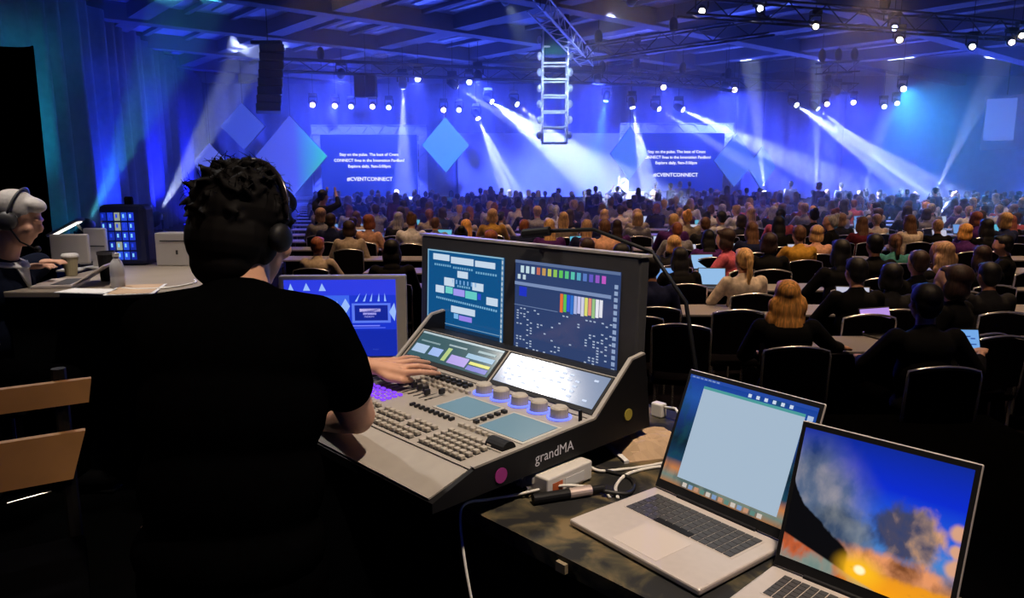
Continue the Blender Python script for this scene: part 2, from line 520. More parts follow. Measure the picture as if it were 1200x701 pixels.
# ------------------------------------------------------------------ trusses
_brace = {}
def truss(name, a, b, w, label, step=0.55, mm=None, hang=True, singles=True):
    mm = mm or M['truss']
    a, b = Vector(a), Vector(b)
    L = (b - a).length
    d = (b - a).normalized()
    rot = d.to_track_quat('X', 'Z')
    root = empty(name, a, rot.to_euler()); tag(root, label, 'truss')
    h = w / 2
    for sy in (-1, 1):
        for sz in (-1, 1):
            MB().tube([(0, sy*h, sz*h), (L, sy*h, sz*h)], 0.028, 6).build('chord', mm, root)
    n = int(L / step); st_ = L / n
    key = (round(st_, 3), w, mm.name)
    for f, (p, q) in enumerate((((0, -h, -h), (st_, -h, h)), ((0, -h, h), (st_, -h, -h)), ((0, -h, -h), (st_, h, -h)), ((0, h, -h), (st_, -h, -h)))):
        if (key, f) not in _brace:
            _brace[(key, f)] = MB().tube([p, q], 0.016, 5).mesh('brace', mm)
    if singles:
        for i in range(n):
            for f in ((i % 2), 2 + (i % 2)):
                new_obj('brace', _brace[(key, f)], root, (i * st_, 0, 0))
    else:
        mb = MB()
        for i in range(n):
            s1 = 1 if i % 2 else -1
            mb.tube([(i*st_, -h, -h*s1), ((i+1)*st_, -h, h*s1)], 0.016, 5)
            mb.tube([(i*st_, -h*s1, -h), ((i+1)*st_, h*s1, -h)], 0.016, 5)
            mb.tube([(i*st_, h, -h*s1), ((i+1)*st_, h, h*s1)], 0.016, 5)
        o = mb.build('lacing', mm, root); o['kind'] = 'stuff'
    if hang:
        for t in (0.06, 0.5, 0.94):
            p = a.lerp(b, t)
            inv = rot.inverted()
            up = inv @ Vector((0, 0, ZC - 0.01 - p.z))
            c = Vector((L * t, 0, 0))
            MB().tube([c, c + up], 0.012, 5).build('hanging_chain', M['blackmetal'], root)
            mb = MB(); mb.ell(c + (inv @ Vector((0, 0, 0.42))), (0.13, 0.13, 0.24), 10, 8); mb.build('chain_hoist', M['blackmetal'], root, smooth=True)
    return root
TA, TB = pt(325, 76, 26.0), pt(1002, 104, 33.2)
truss('lighting_truss', TA, TB, 0.40, 'long black lighting truss spanning above the stage screens', 0.6)
truss('lighting_truss', pt(738, 86, 28.5), pt(860, 101, 29.0), 0.36, 'short lower truss hung right of the light tower', 0.5)
truss('lighting_truss', pt(690, 62, 24.0), pt(905, 30, 20.5), 0.42, 'diagonal truss rising from the tower to the ceiling spots', 0.5)
truss('lighting_truss', pt(800, 6, 17.5), pt(1235, 40, 20.5), 0.42, 'near overhead truss carrying the white ceiling spots', 0.5)
truss('lighting_truss', pt(560, 68, 30.0), pt(760, 60, 27.0), 0.36, 'dim truss crossing behind the light tower top', 0.6, singles=False)
truss('lighting_truss', pt(960, 80, 27.0), pt(1003, 78, 27.5), 0.36, 'stub truss hanging above the rightmost stage beams', 0.5)
truss('ladder_truss', pt(628, 2, 19.0), pt(688, 70, 27.0), 0.42, 'bright lit truss slanting down towards the light tower', 0.5, M['whitetruss'])

# hanging light tower
tz1 = pt(650, 38, 25).z; tz0 = pt(650, 168, 25).z; tx = pt(650, 100, 25).x
tw = empty('light_tower', (tx, 25, tz0)); tag(tw, 'tall pale lattice light tower hanging over the stage', 'light tower')
H = min(tz1, ZC - 0.25) - tz0
hw = 0.40
for sx in (-1, 1):
    for sy in (-1, 1):
        MB().tube([(sx*hw, sy*hw, 0), (sx*hw, sy*hw, H)], 0.030, 6).build('chord', M['whitetruss'], tw)
nr = 7
for i in range(nr + 1):
    z = H * i / nr
    MB().tube([(-hw, -hw, z), (hw, -hw, z), (hw, hw, z), (-hw, hw, z)], 0.030, 6, closed=True).build('rung_frame', M['whitetruss'], tw)
    if i < nr:
        for sx in (-1, 1):
            o = MB().tube([(sx*hw, -hw, z), (sx*hw, hw, z + H/nr)], 0.02, 5).build('brace', M['whitetruss'], tw)
            if i % 2 == 0 or True:
                k = empty('lamp_bracket', (sx*(hw + 0.10), -0.1, z + H/nr*0.5), parent=tw)
                MB().ell((0, 0, 0), (0.09, 0.09, 0.13), 10, 8).build('lamp_pod', M['whitetruss'], k, smooth=True)
mb = MB(); mb.lathe([(0.0, 0.34), (0.22, 0.30), (0.40, 0.16), (0.48, 0.0), (0.44, -0.62), (0.0, -0.62)], 20)
mb.build('drum_housing', mat('dark green drum', (0.03, 0.16, 0.16), 0.5, noise=(7, 0.3)), tw, (0, 0, H - 0.1), smooth=True)
MB().tube([(0, 0, H), (0, 0, ZC - tz0 - 0.01)], 0.03, 6).build('hanging_chain', M['blackmetal'], tw)

# line array speaker
la = empty('line_array', (pt(310, 60, 22).x, 22.0, pt(310, 132, 22).z)); tag(la, 'curved hanging column of black line array speakers', 'speaker')
hh = (pt(310, 52, 22).z - pt(310, 132, 22).z) / 8
cab = MB().box(-0.34, 0.34, -0.25, 0.25, 0.01, hh - 0.01, bev=0.03).mesh('cabinet', M['speaker'])
for i in range(8):
    q = (i / 7 - 0.4)
    new_obj('cabinet', cab, la, (0.03 * i, -0.16 * q * q + 0.08, hh * i), (R(-8 + 8 * i / 7), 0, R(18)))
MB().box(-0.36, 0.50, -0.1, 0.1, hh * 8, hh * 8 + 0.1, bev=0.02).build('rigging_bumper', M['blackmetal'], la)
MB().tube([(0.1, 0, hh*8 + 0.1), (0.1, 0, ZC - la.location.z - 0.01)], 0.015, 6).build('hanging_chain', M['blackmetal'], la)
# hung box speaker under the truss
p = pt(426, 100, 26.6)
hb = empty('hung_speaker', (p.x, 27.0, p.z)); tag(hb, 'square black speaker cluster hung under the truss near the slide', 'speaker')
for sx in (-1, 1):
    MB().box(sx*0.2 - 0.18, sx*0.2 + 0.18, -0.2, 0.2, -0.38, 0.36, bev=0.03).build('cabinet', M['speaker'], hb)
MB().box(-0.4, 0.4, -0.08, 0.08, 0.36, 0.42).build('rigging_bumper', M['blackmetal'], hb)
MB().tube([(0, 0, 0.42), (0, 0, ZC - p.z - 0.01)], 0.012, 6).build('hanging_chain', M['blackmetal'], hb)

# ------------------------------------------------------------------ moving heads
M['lens_white'] = emat('lit lens white', (0.85, 0.9, 1.0), 14)
M['lens_blue'] = emat('lit lens blue', (0.35, 0.45, 1.0), 12)
M['lens_pink'] = emat('lit lens pink', (1.0, 0.75, 0.95), 12)
M['lens_green'] = emat('lit lens green', (0.3, 1.0, 0.55), 12)
M['lens_warm'] = emat('lit lens warm', (1.0, 0.85, 0.65), 14)
_mh = dict(
    base=MB().box(-0.17, 0.17, -0.14, 0.14, 0.0, 0.14, bev=0.02).mesh('base', M['blackmetal']),
    yoke=MB().tube([(-0.19, 0, -0.30), (-0.19, 0, -0.02), (0.19, 0, -0.02), (0.19, 0, -0.30)], 0.03, 6).mesh('yoke', M['blackmetal']),
    head=MB().lathe([(0.0, 0.20), (0.10, 0.19), (0.15, 0.06), (0.15, -0.12), (0.13, -0.22), (0.0, -0.22)], 14).mesh('head', M['blackmetal'], True))
_lens = {}
def moving_head(loc, target, lens='white', label='', up=False, s=1.0, r=0.10, group='moving head lights on the rig'):
    """yoke-mounted spotlight; hangs from above, or stands on the floor when up"""
    loc = Vector(loc)
    root = empty('moving_head_light', loc, (math.pi, 0, 0) if up else (0, 0, 0)); root.scale = (s, s, s)
    tag(root, label, 'spotlight', group)
    new_obj('base', _mh['base'], root); new_obj('yoke', _mh['yoke'], root)
    c = Vector((0, 0, -0.30))
    wc = loc + (Matrix.Rotation(math.pi, 3, 'X') @ c if up else c) * s
    d = (Vector(target) - wc).normalized()
    dl = (Matrix.Rotation(math.pi, 3, 'X') @ d) if up else d
    q = dl.to_track_quat('-Z', 'Y')
    hd = new_obj('head', _mh['head'], root, c, q.to_euler())
    if (lens, r) not in _lens:
        _lens[(lens, r)] = MB().lathe([(0.0, 0.03), (r, 0.03), (r, -0.025), (r*0.6, -0.04), (0, -0.045)], 14).mesh('lens', M['lens_' + lens], True)
    new_obj('lens', _lens[(lens, r)], hd, (0, 0, -0.215))
    if not up:
        MB().tube([(0, 0, 0.13), (0, 0, (ZC - 0.005 - loc.z) / s)], 0.012, 5).build('hanging_pipe', M['blackmetal'], root)
    return wc + d * (0.30 * s), d

WHITEB = (0.55, 0.68, 1.0)
PALE = (0.40, 0.50, 1.0)
TEAL = (0.10, 0.75, 0.85)
def beam(px, py, Y, tpx, tpy, tY, color, power, angle, lens, label, gobo=None, up=False, blend=0.25, s=1.0, r=0.10, size=0.04):
    src = pt(px, py, Y)
    tgt = pt(tpx, tpy, tY)
    loc = src + Vector((0, 0, -0.3 if up else 0.3)) * s
    if up and loc.z < 0.0: loc.z = 0.0
    p, d = moving_head(loc, tgt, lens, label, up, s, r)
    if power: spot('spotlight_beam', p, tgt, color, power * 7.5, angle, blend, size, gobo=gobo)
BEAMS = [
 (472, 96, 27.5, 474, 240, 30.0, PALE, 18000, 13, 'white', 'spotlight throwing a narrow striped fan onto the slide screen', (5, 2, 0.3)),
 (572, 116, 30.5, 740, 236, 26.5, WHITEB, 19000, 19, 'white', 'spotlight with the broadest white beam left of the tower', (6, 1.5, 1.2)),
 (558, 134, 31.5, 610, 250, 29.0, WHITEB, 11000, 15, 'white', 'lowest spotlight fanning down over the blank scenic wall', (5, 2, 0.0)),
 (602, 119, 31.5, 690, 190, 29.0, PALE, 18000, 8, 'white', 'small spotlight whose beam runs into the light tower', None),
 (530, 98, 28.5, 610, 150, 30.5, PALE, 16000, 8, 'white', 'spotlight with a short slanting beam above the blue diamond', None),
 (795, 126, 31.0, 960, 205, 28.0, PALE, 36000, 11, 'white', 'spotlight sending a long beam across the hazy diamonds', (5, 2, 0.7)),
 (768, 125, 32.0, 800, 145, 31.0, PALE, 11000, 7, 'white', 'faint spotlight beside the long crossing beam', None),
 (929, 120, 30.5, 1110, 242, 25.0, PALE, 24000, 13, 'white', 'spotlight sending the longest beam down to the far tables', (6, 1.6, 0.2)),
 (954, 124, 32.5, 1060, 205, 30.0, PALE, 20000, 7, 'blue', 'thin-beamed spotlight next to the longest beam', None),
 (740, 120, 31.0, 762, 230, 30.0, (0.75, 0.9, 1.0), 11000, 16, 'white', 'glaring white spotlight above the hazy diamond', (7, 2, 0.9)),
 (711, 112, 32.0, 700, 175, 32.0, (0.2, 1.0, 0.7), 1600, 22, 'green', 'small green-lit spotlight right of the tower', None),
]
for q in BEAMS:
    beam(*q[:11], gobo=q[11])
UPS = [
 (98, 256, 14.5, 205, 40, 19.0, TEAL, 3200, 15, 'white', 'floor spotlight throwing a teal beam up the side drape', (5, 2.5, 0.4)),
 (181, 247, 20.0, 262, 118, 25.0, WHITEB, 6000, 11, 'white', 'floor spotlight throwing a white beam past the small diamond', (4, 1.5, 0.2)),
 (897, 224, 28.5, 888, 150, 29.5, WHITEB, 8000, 9, 'white', 'floor spotlight with an upright beam over the narrow diamond', None),
 (957, 226, 28.5, 957, 130, 29.5, WHITEB, 9000, 6, 'white', 'floor spotlight with the thinnest upright beam', None),
 (1011, 226, 28.5, 1024, 185, 29.5, WHITEB, 4500, 9, 'white', 'floor spotlight with a short tilted upright beam', None),
 (1096, 219, 28.5, 1118, 180, 29.5, WHITEB, 4500, 9, 'white', 'rightmost floor spotlight with a short beam', None),
]
for q in UPS:
    src = pt(*q[:3]); tgt = pt(*q[3:6])
    zf = 0.0
    loc = Vector((src.x, src.y, max(0.0, src.z - 0.55)))
    # road-case stand under the floor light
    if loc.z > 0.08:
        sd = empty('light_stand', (loc.x, loc.y, 0)); tag(sd, 'black stand carrying the ' + q[10].split(' with ')[0].split(' throwing ')[0] + (' at the drape' if q[0] == 98 else ' by the drape' if q[0] == 181 else ' below the ' + {897: 'narrow diamond', 957: 'thinnest beam', 1011: 'short tilted beam', 1096: 'rightmost short beam'}[q[0]]) , 'stand', 'floor light stands')
        MB().tube([(0, 0, 0.03), (0, 0, loc.z - 0.02)], 0.05, 8).build('post', M['blackmetal'], sd)
        MB().box(-0.3, 0.3, -0.3, 0.3, 0.0, 0.03).build('base_plate', M['blackmetal'], sd)
        MB().box(-0.18, 0.18, -0.18, 0.18, loc.z - 0.02, loc.z).build('top_plate', M['blackmetal'], sd)
    p, d = moving_head(loc, tgt, q[9], q[10], True)
    spot('spotlight_beam', p, tgt, q[6], q[7] * (11.0 if q[0] != 98 else 6.0), q[8], 0.25, 0.04, gobo=q[11])
# fixtures that read as bright dots; those with a number also wash the haze
DOTS = [
 (367, 122, 31, 'pink', 0, 'pink wash light leftmost over the large diamond'), (393, 123, 31, 'pink', 1, 'pale pink wash light second over the large diamond'),
 (437, 124, 31.5, 'pink', 0, 'wash light glowing above the left slide text'), (456, 125, 31.5, 'blue', 0, 'blue-white wash light above the slide centre'),
 (490, 91, 28, 'white', 1, 'bright wash light beside the striped fan'), (550, 95, 29, 'blue', 1, 'bright blue wash light above the sky-blue diamond'),
 (520, 128, 32, 'pink', 0, 'pink wash light over the sky-blue diamond tip'), (538, 128, 32, 'blue', 0, 'tiny blue wash light over the sky-blue diamond'),
 (412, 124, 32, 'blue', 0, 'faint wash light between the pink pair and slide'),
 (777, 101, 30, 'pink', 1, 'pink wash light on the short lower truss'), (860, 104, 31, 'pink', 1, 'pale wash light at the far end of the lower truss'),
 (968, 121, 33, 'pink', 0, 'pinkish lamp right of the longest beam'), (999, 119, 33, 'pink', 1, 'pinkish lamp below the stub truss'),
 (1035, 124, 33, 'blue', 0, 'small blue lamp near the far wall'), (1050, 120, 33, 'blue', 2, 'bright blue lamp near the far wall'),
 (1057, 103, 28, 'warm', 2, 'warm ceiling lamp above the far wall lamps'),
 (822, 15, 18.2, 'warm', 0, 'warm spot at the near end of the overhead truss'), (890, 12, 18.5, 'white', 0, 'white spot second along the overhead truss'),
 (955, 33, 18.8, 'warm', 0, 'warm spot hanging lower under the overhead truss'), (1047, 35, 19.2, 'blue', 0, 'upper blue-white spot of the close pair'),
 (1053, 49, 19.2, 'warm', 0, 'lower warm spot of the close pair'), (1138, 57, 19.6, 'white', 0, 'white spot tilted under the overhead truss'),
 (1184, 52, 19.8, 'pink', 0, 'pinkish spot near the frame edge'), (1196, 44, 20.0, 'warm', 0, 'rightmost warm spot of the overhead truss'),
]
for (px, py, Y, lens, wash, label) in DOTS:
    src = pt(px, py, Y)
    tgt = Vector((src.x * 0.9, Y - 8.0, 1.2)) if Y > 24 else Vector((0.3 * src.x, 4.0, 2.0))
    if Y < 24: tgt = Vector((src.x*0.6, 8.0, 1.2))
    loc = src + Vector((0, 0, 0.3))
    p, d = moving_head(loc, tgt, lens, label, False, 0.9 if Y > 24 else 0.75, 0.11 if Y > 24 else 0.09)
    if wash == 1: spot('wash_light_beam', p, tgt, BLUE, 4000, 55, 0.9, 0.1)
    if wash == 2: spot('wash_light_beam', p, tgt, (0.04, 0.30, 0.85), 6500, 60, 0.9, 0.1)
# blue washes added to give drape, stage and haze an even blue
for i, (px, py, Y, tx_, ty_, pw) in enumerate([(400, 84, 27, 380, 200, 5200), (560, 86, 28, 560, 200, 6000), (700, 90, 29, 700, 200, 6500), (850, 98, 30, 850, 200, 5200), (980, 104, 32, 1010, 190, 3600)]):
    src = pt(px, py, Y); tgt = pt(tx_, ty_, 37)
    p, d = moving_head(src + Vector((0, 0, 0.25)), tgt, 'blue', ['wash light', 'wash light', 'wash light', 'wash light', 'wash light'][i] + ' added on the long truss to light the drape above ' + ['the slide screen', 'the blank wall', 'the hazy diamond', 'the larger hazy diamond', 'the far wall'][i])
    spot('added_drape_wash_beam', p, tgt, BLUE, pw * 2.6, 75, 0.9, 0.15)
# unseen uplights added to colour the side drape
UPW = [(-12.6, 31.5, (0.01, 0.015, 1.0), 1500), (-11.4, 26.0, (0.01, 0.015, 1.0), 1300), (-10.2, 20.8, (0.01, 0.035, 0.9), 800), (-8.9, 15.2, (0.01, 0.55, 0.75), 420)]
for (x, y, c, pw) in UPW:
    u = empty('uplight', (x, y, 0)); tag(u, 'added floor uplight can lighting the side drape, %s from the stage' % ['first', 'second', 'third', 'fourth'][UPW.index((x, y, c, pw))], 'uplight', 'added floor uplights along the side drape')
    MB().lathe([(0, 0), (0.12, 0), (0.13, 0.2), (0.10, 0.24), (0, 0.24)], 14).build('can', M['blackmetal'], u, smooth=True)
    MB().lathe([(0, 0), (0.09, 0), (0.09, 0.012), (0, 0.012)], 14).build('lens', emat('added uplight lens', c, 6), u, (0, 0, 0.241))
    spot('added_uplight_beam', (x, y, 0.3), (x - 1.9, y + 0.4, 4.2), c, pw * 1.6, 80, 0.9, 0.08)

# blue floor cans added along the stage front to light the ceiling
for k, x in enumerate((-9.0, -4.5, 0.5, 5.5, 10.5, 16.0, 21.5)):
    u = empty('uplight', (x, 31.6, 0)); tag(u, 'added floor can washing the ceiling, %s from the left along the stage front' % ['first', 'second', 'third', 'fourth', 'fifth', 'sixth', 'seventh'][k], 'uplight', 'added floor cans along the stage front')
    MB().lathe([(0, 0), (0.14, 0), (0.15, 0.24), (0.12, 0.28), (0, 0.28)], 14).build('can', M['blackmetal'], u, smooth=True)
    MB().lathe([(0, 0), (0.10, 0), (0.10, 0.012), (0, 0.012)], 14).build('lens', emat('added ceiling wash lens', BLUE, 6), u, (0, 0, 0.281))
    spot('added_ceiling_wash_beam', (x, 31.6, 0.36), (x, 26.0, 6.8), (0.05, 0.10, 1.0), (2000 if x < -8 else 3500), 110, 0.9, 0.1)
# white spots added at the ceiling to brighten the light tower
for k, (x, y) in enumerate(((tx - 1.6, 20.5), (tx + 1.8, 20.6))):
    p, d = moving_head((x, y, ZC - 0.02), (tx, 25, tz0 + 1.6), 'blue', 'added ceiling spot brightening the light tower from the %s' % ('aisle side', 'far side')[k], False, 0.8, 0.08)
    spot('added_tower_beam', p, (tx, 25, tz0 + 1.7), (0.55, 0.78, 1.0), 1300, 36, 0.6, 0.05)

# round ceiling cans that hold the house and desk downlights
for k, (x, y, z, lab) in enumerate([(hx, hy - 1.0, 6.62, 'round ceiling downlight over the audience, %s of the warm ones' % ['first', 'second', 'third', 'fourth', 'fifth', 'sixth', 'seventh'][i]) for i, (hx, hy) in enumerate(HOUSE)] + [(2.6, 3.6, 6.62, 'round ceiling downlight over the front audience row'), (0.9, 0.6, 5.62, 'pendant downlight over the control desk'), (-1.2, 2.9, 5.82, 'unseen pendant downlight added over the side table'), (-3.5, 4.19, 5.82, 'wide pendant downlight beyond the side table'), (-0.5, -2.4, 5.62, 'unseen pendant downlight added behind the control position')]):
    u = empty('ceiling_downlight', (x, y, z)); tag(u, lab, 'downlight', 'ceiling downlights')
    MB().lathe([(0.27, 0.0), (0.28, 0.0), (0.28, 0.16), (0.05, 0.20), (0.05, 0.19), (0.27, 0.15), (0.27, 0.0)], 18).build('can', M['blackmetal'], u, smooth=False)
    if ZC - z > 0.25: MB().tube([(0, 0, 0.19), (0, 0, ZC - z - 0.005)], 0.012, 6).build('hanging_pipe', M['blackmetal'], u)
# ------------------------------------------------------------------ haze
hz = bpy.data.materials.new('theatrical haze')
hz.use_nodes = True
nt = hz.node_tree
nt.nodes.remove(nt.nodes['Principled BSDF'])
vs = nt.nodes.new('ShaderNodeVolumeScatter')
vs.inputs['Color'].default_value = (1, 1, 1, 1)
vs.inputs['Density'].default_value = 0.016
vs.inputs['Anisotropy'].default_value = 0.25
nt.links.new(vs.outputs[0], nt.nodes['Material Output'].inputs['Volume'])
HZ = MB().box(-17.9, 26.9, 13.0, 38.5, 0.01, ZC - 0.01).build('haze', hz)
HZ['kind'] = 'stuff'; HZ['label'] = 'thin theatrical haze hanging over the stage end of the hall'; HZ['category'] = 'haze'
# ------------------------------------------------------------------ control position
ZR = 0.55                      # riser deck
ZT = 1.32                      # desk top
DA = R(-46.5)
E1 = Vector((math.cos(DA), math.sin(DA), 0)); E2 = Vector((-E1.y, E1.x, 0))
DO = Vector((-0.08, 1.50, 0))
def desk(x, y, z=ZT): return DO + E1 * x + E2 * y + Vector((0, 0, z))

M['grey'] = mat('warm grey console plastic', (0.36, 0.33, 0.29), 0.55, noise=(25, 0.12))
M['darkgrey'] = mat('dark grey plastic', (0.05, 0.05, 0.052), 0.5, noise=(30, 0.2))
M['black'] = mat('matt black plastic', (0.006, 0.006, 0.007), 0.55, spec=0.25, noise=(30, 0.3))
M['cloth'] = mat('black table cloth', (0.008, 0.008, 0.008), 0.95, spec=0.05, noise=(9, 0.6))
M['keycap'] = mat('cream grey keycap', (0.42, 0.38, 0.32), 0.5, noise=(40, 0.1))
M['keyblack'] = mat('black keycap', (0.008, 0.008, 0.009), 0.45)
M['alu'] = mat('brushed aluminium', (0.62, 0.55, 0.50), 0.42, 0.25, noise=(60, 0.06))
M['white'] = mat('white plastic', (0.72, 0.69, 0.64), 0.5, noise=(20, 0.05))
M['chrome'] = mat('chrome tube', (0.85, 0.84, 0.82), 0.25, 0.9)
M['silver'] = mat('silver bezel', (0.55, 0.52, 0.46), 0.45, 0.3, noise=(40, 0.08))
M['paper'] = mat('tan paper', (0.52, 0.36, 0.22), 0.85, noise=(12, 0.2))
M['whitepaper'] = mat('white paper', (0.75, 0.74, 0.72), 0.85, noise=(8, 0.06))
M['wood'] = mat('varnished chair wood', (0.36, 0.19, 0.07), 0.55, noise=(7, 0.35))
M['cablewhite'] = mat('white cable sheath', (0.8, 0.78, 0.72), 0.5)
M['cableblack'] = mat('black cable sheath', (0.01, 0.01, 0.01), 0.5)
M['skin'] = mat('fair skin', (0.62, 0.33, 0.21), 0.55, noise=(18, 0.12))

# worn work surface: black with rubbed tan patches
def worn_top():
    m = mat('worn black case lid', (0.01, 0.01, 0.01), 0.7)
    nt = m.node_tree; b = nt.nodes['Principled BSDF']
    tc = nt.nodes.new('ShaderNodeTexCoord')
    n = nt.nodes.new('ShaderNodeTexNoise'); n.inputs['Scale'].default_value = 9; n.inputs['Detail'].default_value = 6; n.inputs['Distortion'].default_value = 0.6
    nt.links.new(tc.outputs['Object'], n.inputs['Vector'])
    cr = nt.nodes.new('ShaderNodeValToRGB')
    e = cr.color_ramp.elements
    e[0].position = 0.46; e[0].color = (0.006, 0.006, 0.006, 1)
    e[1].position = 0.62; e[1].color = (0.16, 0.11, 0.045, 1)
    q = e.new(0.53); q.color = (0.06, 0.05, 0.024, 1)
    nt.links.new(n.outputs['Fac'], cr.inputs[0]); nt.links.new(cr.outputs[0], b.inputs['Base Color'])
    return m
M['worn'] = worn_top()

# riser
rs = empty('control_riser', (0, 2.2, 0)); tag(rs, 'black raised platform under the control desks', 'platform')
MB().box(-4.2, 3.0, -5.2, 2.3, ZR - 0.05, ZR).build('deck', M['riser'], rs)
MB().box(-4.15, 2.95, 2.2, 2.26, 0, ZR - 0.05).build('skirt', M['blackdrape'], rs)
MB().box(2.9, 2.96, -5.1, 2.2, 0, ZR - 0.05).build('skirt', M['blackdrape'], rs)

# control desk
dk = empty('control_desk', desk(0, 0, ZR), (0, 0, DA)); tag(dk, 'black covered control desk carrying the console and laptops', 'desk')
h = ZT - ZR
MB().poly([(-2.2, 0.03, h - 0.035), (0.90, 0.03, h - 0.035), (0.90, 0.44, h - 0.035), (0.36, 0.44, h - 0.035), (0.36, 0.95, h - 0.035), (-2.2, 0.95, h - 0.035)], d=(0, 0, 0.035)).build('tabletop', M['worn'], dk)
MB().box(-2.18, 0.88, 0.05, 0.06, 0.02, h - 0.035).build('skirt', M['cloth'], dk)
for x in (-2.1, -0.5, 0.82):
    for y in (0.12, 0.88 if x < 0.5 else 0.38): MB().tube([(x, y, 0), (x, y, h - 0.035)], 0.02, 8).build('leg', M['blackmetal'], dk)
MB().box(0.22, 0.245, 0.02, 0.0295, h - 0.030, h - 0.01).build('corner_tape', mat('tan tape', (0.25, 0.2, 0.12), 0.8), dk)

# ---- flat graphics on a screen: rectangles in (x, z) of a display, grouped by colour
def graphics(parent, rects, place, name='screen_graphics'):
    by = {}
    for (x0, x1, z0, z1, c) in rects: by.setdefault(c, []).append((x0, x1, z0, z1))
    for c, L in by.items():
        mb = MB()
        for (x0, x1, z0, z1) in L:
            mb.poly([place(x0, z0), place(x1, z0), place(x1, z1), place(x0, z1)])
        o = mb.build(name, emat('display pixels', srgb(*c), 1.0), parent)
        o['kind'] = 'stuff'

# ---- lighting console
cs = empty('lighting_console', desk(0, 0, ZT), (0, 0, DA)); tag(cs, 'large grey lighting console with twin raised monitors on the desk', 'lighting console')
W = 0.865
prof = [(-0.06, 0.0), (-0.115, 0.05), (-0.115, 0.078), (0.0, 0.112), (0.40, 0.128), (0.545, 0.255), (0.60, 0.262), (0.63, 0.0)]
prof = [(-0.115, 0.056), (-0.115, 0.078), (0.0, 0.112), (0.40, 0.128), (0.505, 0.220), (0.545, 0.220), (0.63, 0.20), (0.63, 0.062)]
mb = MB(); mb.poly([(-W + 0.012, y, z) for y, z in prof], d=(W - 0.024, 0, 0)); mb.build('body', M['black'], cs)
MB().box(-W + 0.10, -0.125, -0.04, 0.62, 0.0, 0.058).build('pedestal', M['black'], cs)
prof = [(-0.115, 0.056), (-0.115, 0.078), (0.0, 0.112), (0.40, 0.128), (0.545, 0.255), (0.60, 0.262), (0.63, 0.062)]
for x0 in (-W, -0.012):
    mb = MB(); mb.poly([(x0, y, z + (0.008 if z > 0.09 else 0)) for y, z in prof], d=(0.012, 0, 0)); mb.build('end_cheek', M['black'], cs)
    # grey trim along the cheek top
    t = MB()
    pr = [(y, z + 0.009) for y, z in prof[2:6]]
    t.poly([(x0 + 0.0, y, z) for y, z in pr] + [(x0, y - 0.004, z + 0.005) for y, z in reversed(pr)], d=(0.012, 0, 0))
    t.build('cheek_trim', M['grey'], cs)
def slab(name, x0, x1, ya, za, yb, zb, th, m, off=0.001):
    """thin plate lying on the slope from (ya, za) to (yb, zb)"""
    d = Vector((0, yb - ya, zb - za)); n = Vector((0, -d.z, d.y)).normalized()
    p = [Vector((x0, ya, za)), Vector((x1, ya, za)), Vector((x1, yb, zb)), Vector((x0, yb, zb))]
    return MB().poly([q + n * off for q in p], d=n * th).build(name, m, cs)
def flat_z(y): return 0.112 + 0.016 * y / 0.40
def slope_pt(s): return (0.40 + 0.145 * s, 0.128 + 0.127 * s)
slab('wrist_rest', -W + 0.015, -0.015, -0.112, 0.080, -0.005, 0.111, 0.004, M['grey'])
slab('control_surface', -W + 0.014, -0.014, 0.0, flat_z(0), 0.398, flat_z(0.398), 0.003, M['grey'])
slab('display_slope', -W + 0.014, -0.014, *slope_pt(0.02), *slope_pt(0.72), 0.003, M['grey'])
# two touch displays on the slope
for k, (x0, x1, col) in enumerate(((-0.83, -0.432, (54, 92, 100)), (-0.405, -0.028, (128, 146, 178)))):
    slab('touch_bezel', x0 - 0.008, x1 + 0.008, *slope_pt(0.08), *slope_pt(0.70), 0.003, M['black'], 0.004)
    sc_ = slab('touch_screen', x0, x1, *slope_pt(0.15), *slope_pt(0.67), 0.001, None, 0.0072)
    m = bpy.data.materials.new('touch display'); m.use_nodes = True
    b = m.node_tree.nodes['Principled BSDF']; b.inputs['Base Color'].default_value = (0.01, 0.01, 0.012, 1)
    b.inputs['Roughness'].default_value = 0.13; b.inputs['Emission Color'].default_value = (*srgb(*col), 1); b.inputs['Emission Strength'].default_value = 0.9
    sc_.data.materials.append(m)
    ya, za = slope_pt(0.15); yb, zb = slope_pt(0.67)
    nrm = Vector((0, -(zb - za), yb - ya)).normalized()
    def place(x, v, x0=x0, x1=x1, ya=ya, za=za, yb=yb, zb=zb, nrm=nrm):
        return Vector((x0 + (x1 - x0) * x, ya + (yb - ya) * v, za + (zb - za) * v)) + nrm * 0.0090
    if k == 0:
        rc = [(0.0, 1, 0.93, 1, (150, 175, 185)), (0.02, 0.20, 0.18, 0.5, (150, 180, 215)), (0.24, 0.38, 0.2, 0.5, (130, 165, 225)), (0.42, 0.47, 0.12, 0.62, (150, 180, 90)),
              (0.5, 0.72, 0.1, 0.42, (150, 130, 215)), (0.74, 0.97, 0.06, 0.22, (60, 70, 190)), (0.74, 0.97, 0.26, 0.36, (205, 205, 60)), (0.66, 0.97, 0.45, 0.62, (105, 160, 195)), (0.05, 0.3, 0.62, 0.68, (90, 130, 140)), (0.4, 0.62, 0.7, 0.76, (120, 150, 160)), (0.75, 0.95, 0.72, 0.8, (110, 150, 160))]
    else:
        rr = random.Random(3)
        rc = [(0.06 + 0.075 * i, 0.06 + 0.075 * i + 0.04, 0.14 + 0.16 * j, 0.14 + 0.16 * j + 0.06, (175, 195, 225)) for i in range(12) for j in range(5) if rr.random() < 0.6]
    graphics(cs, rc, place)
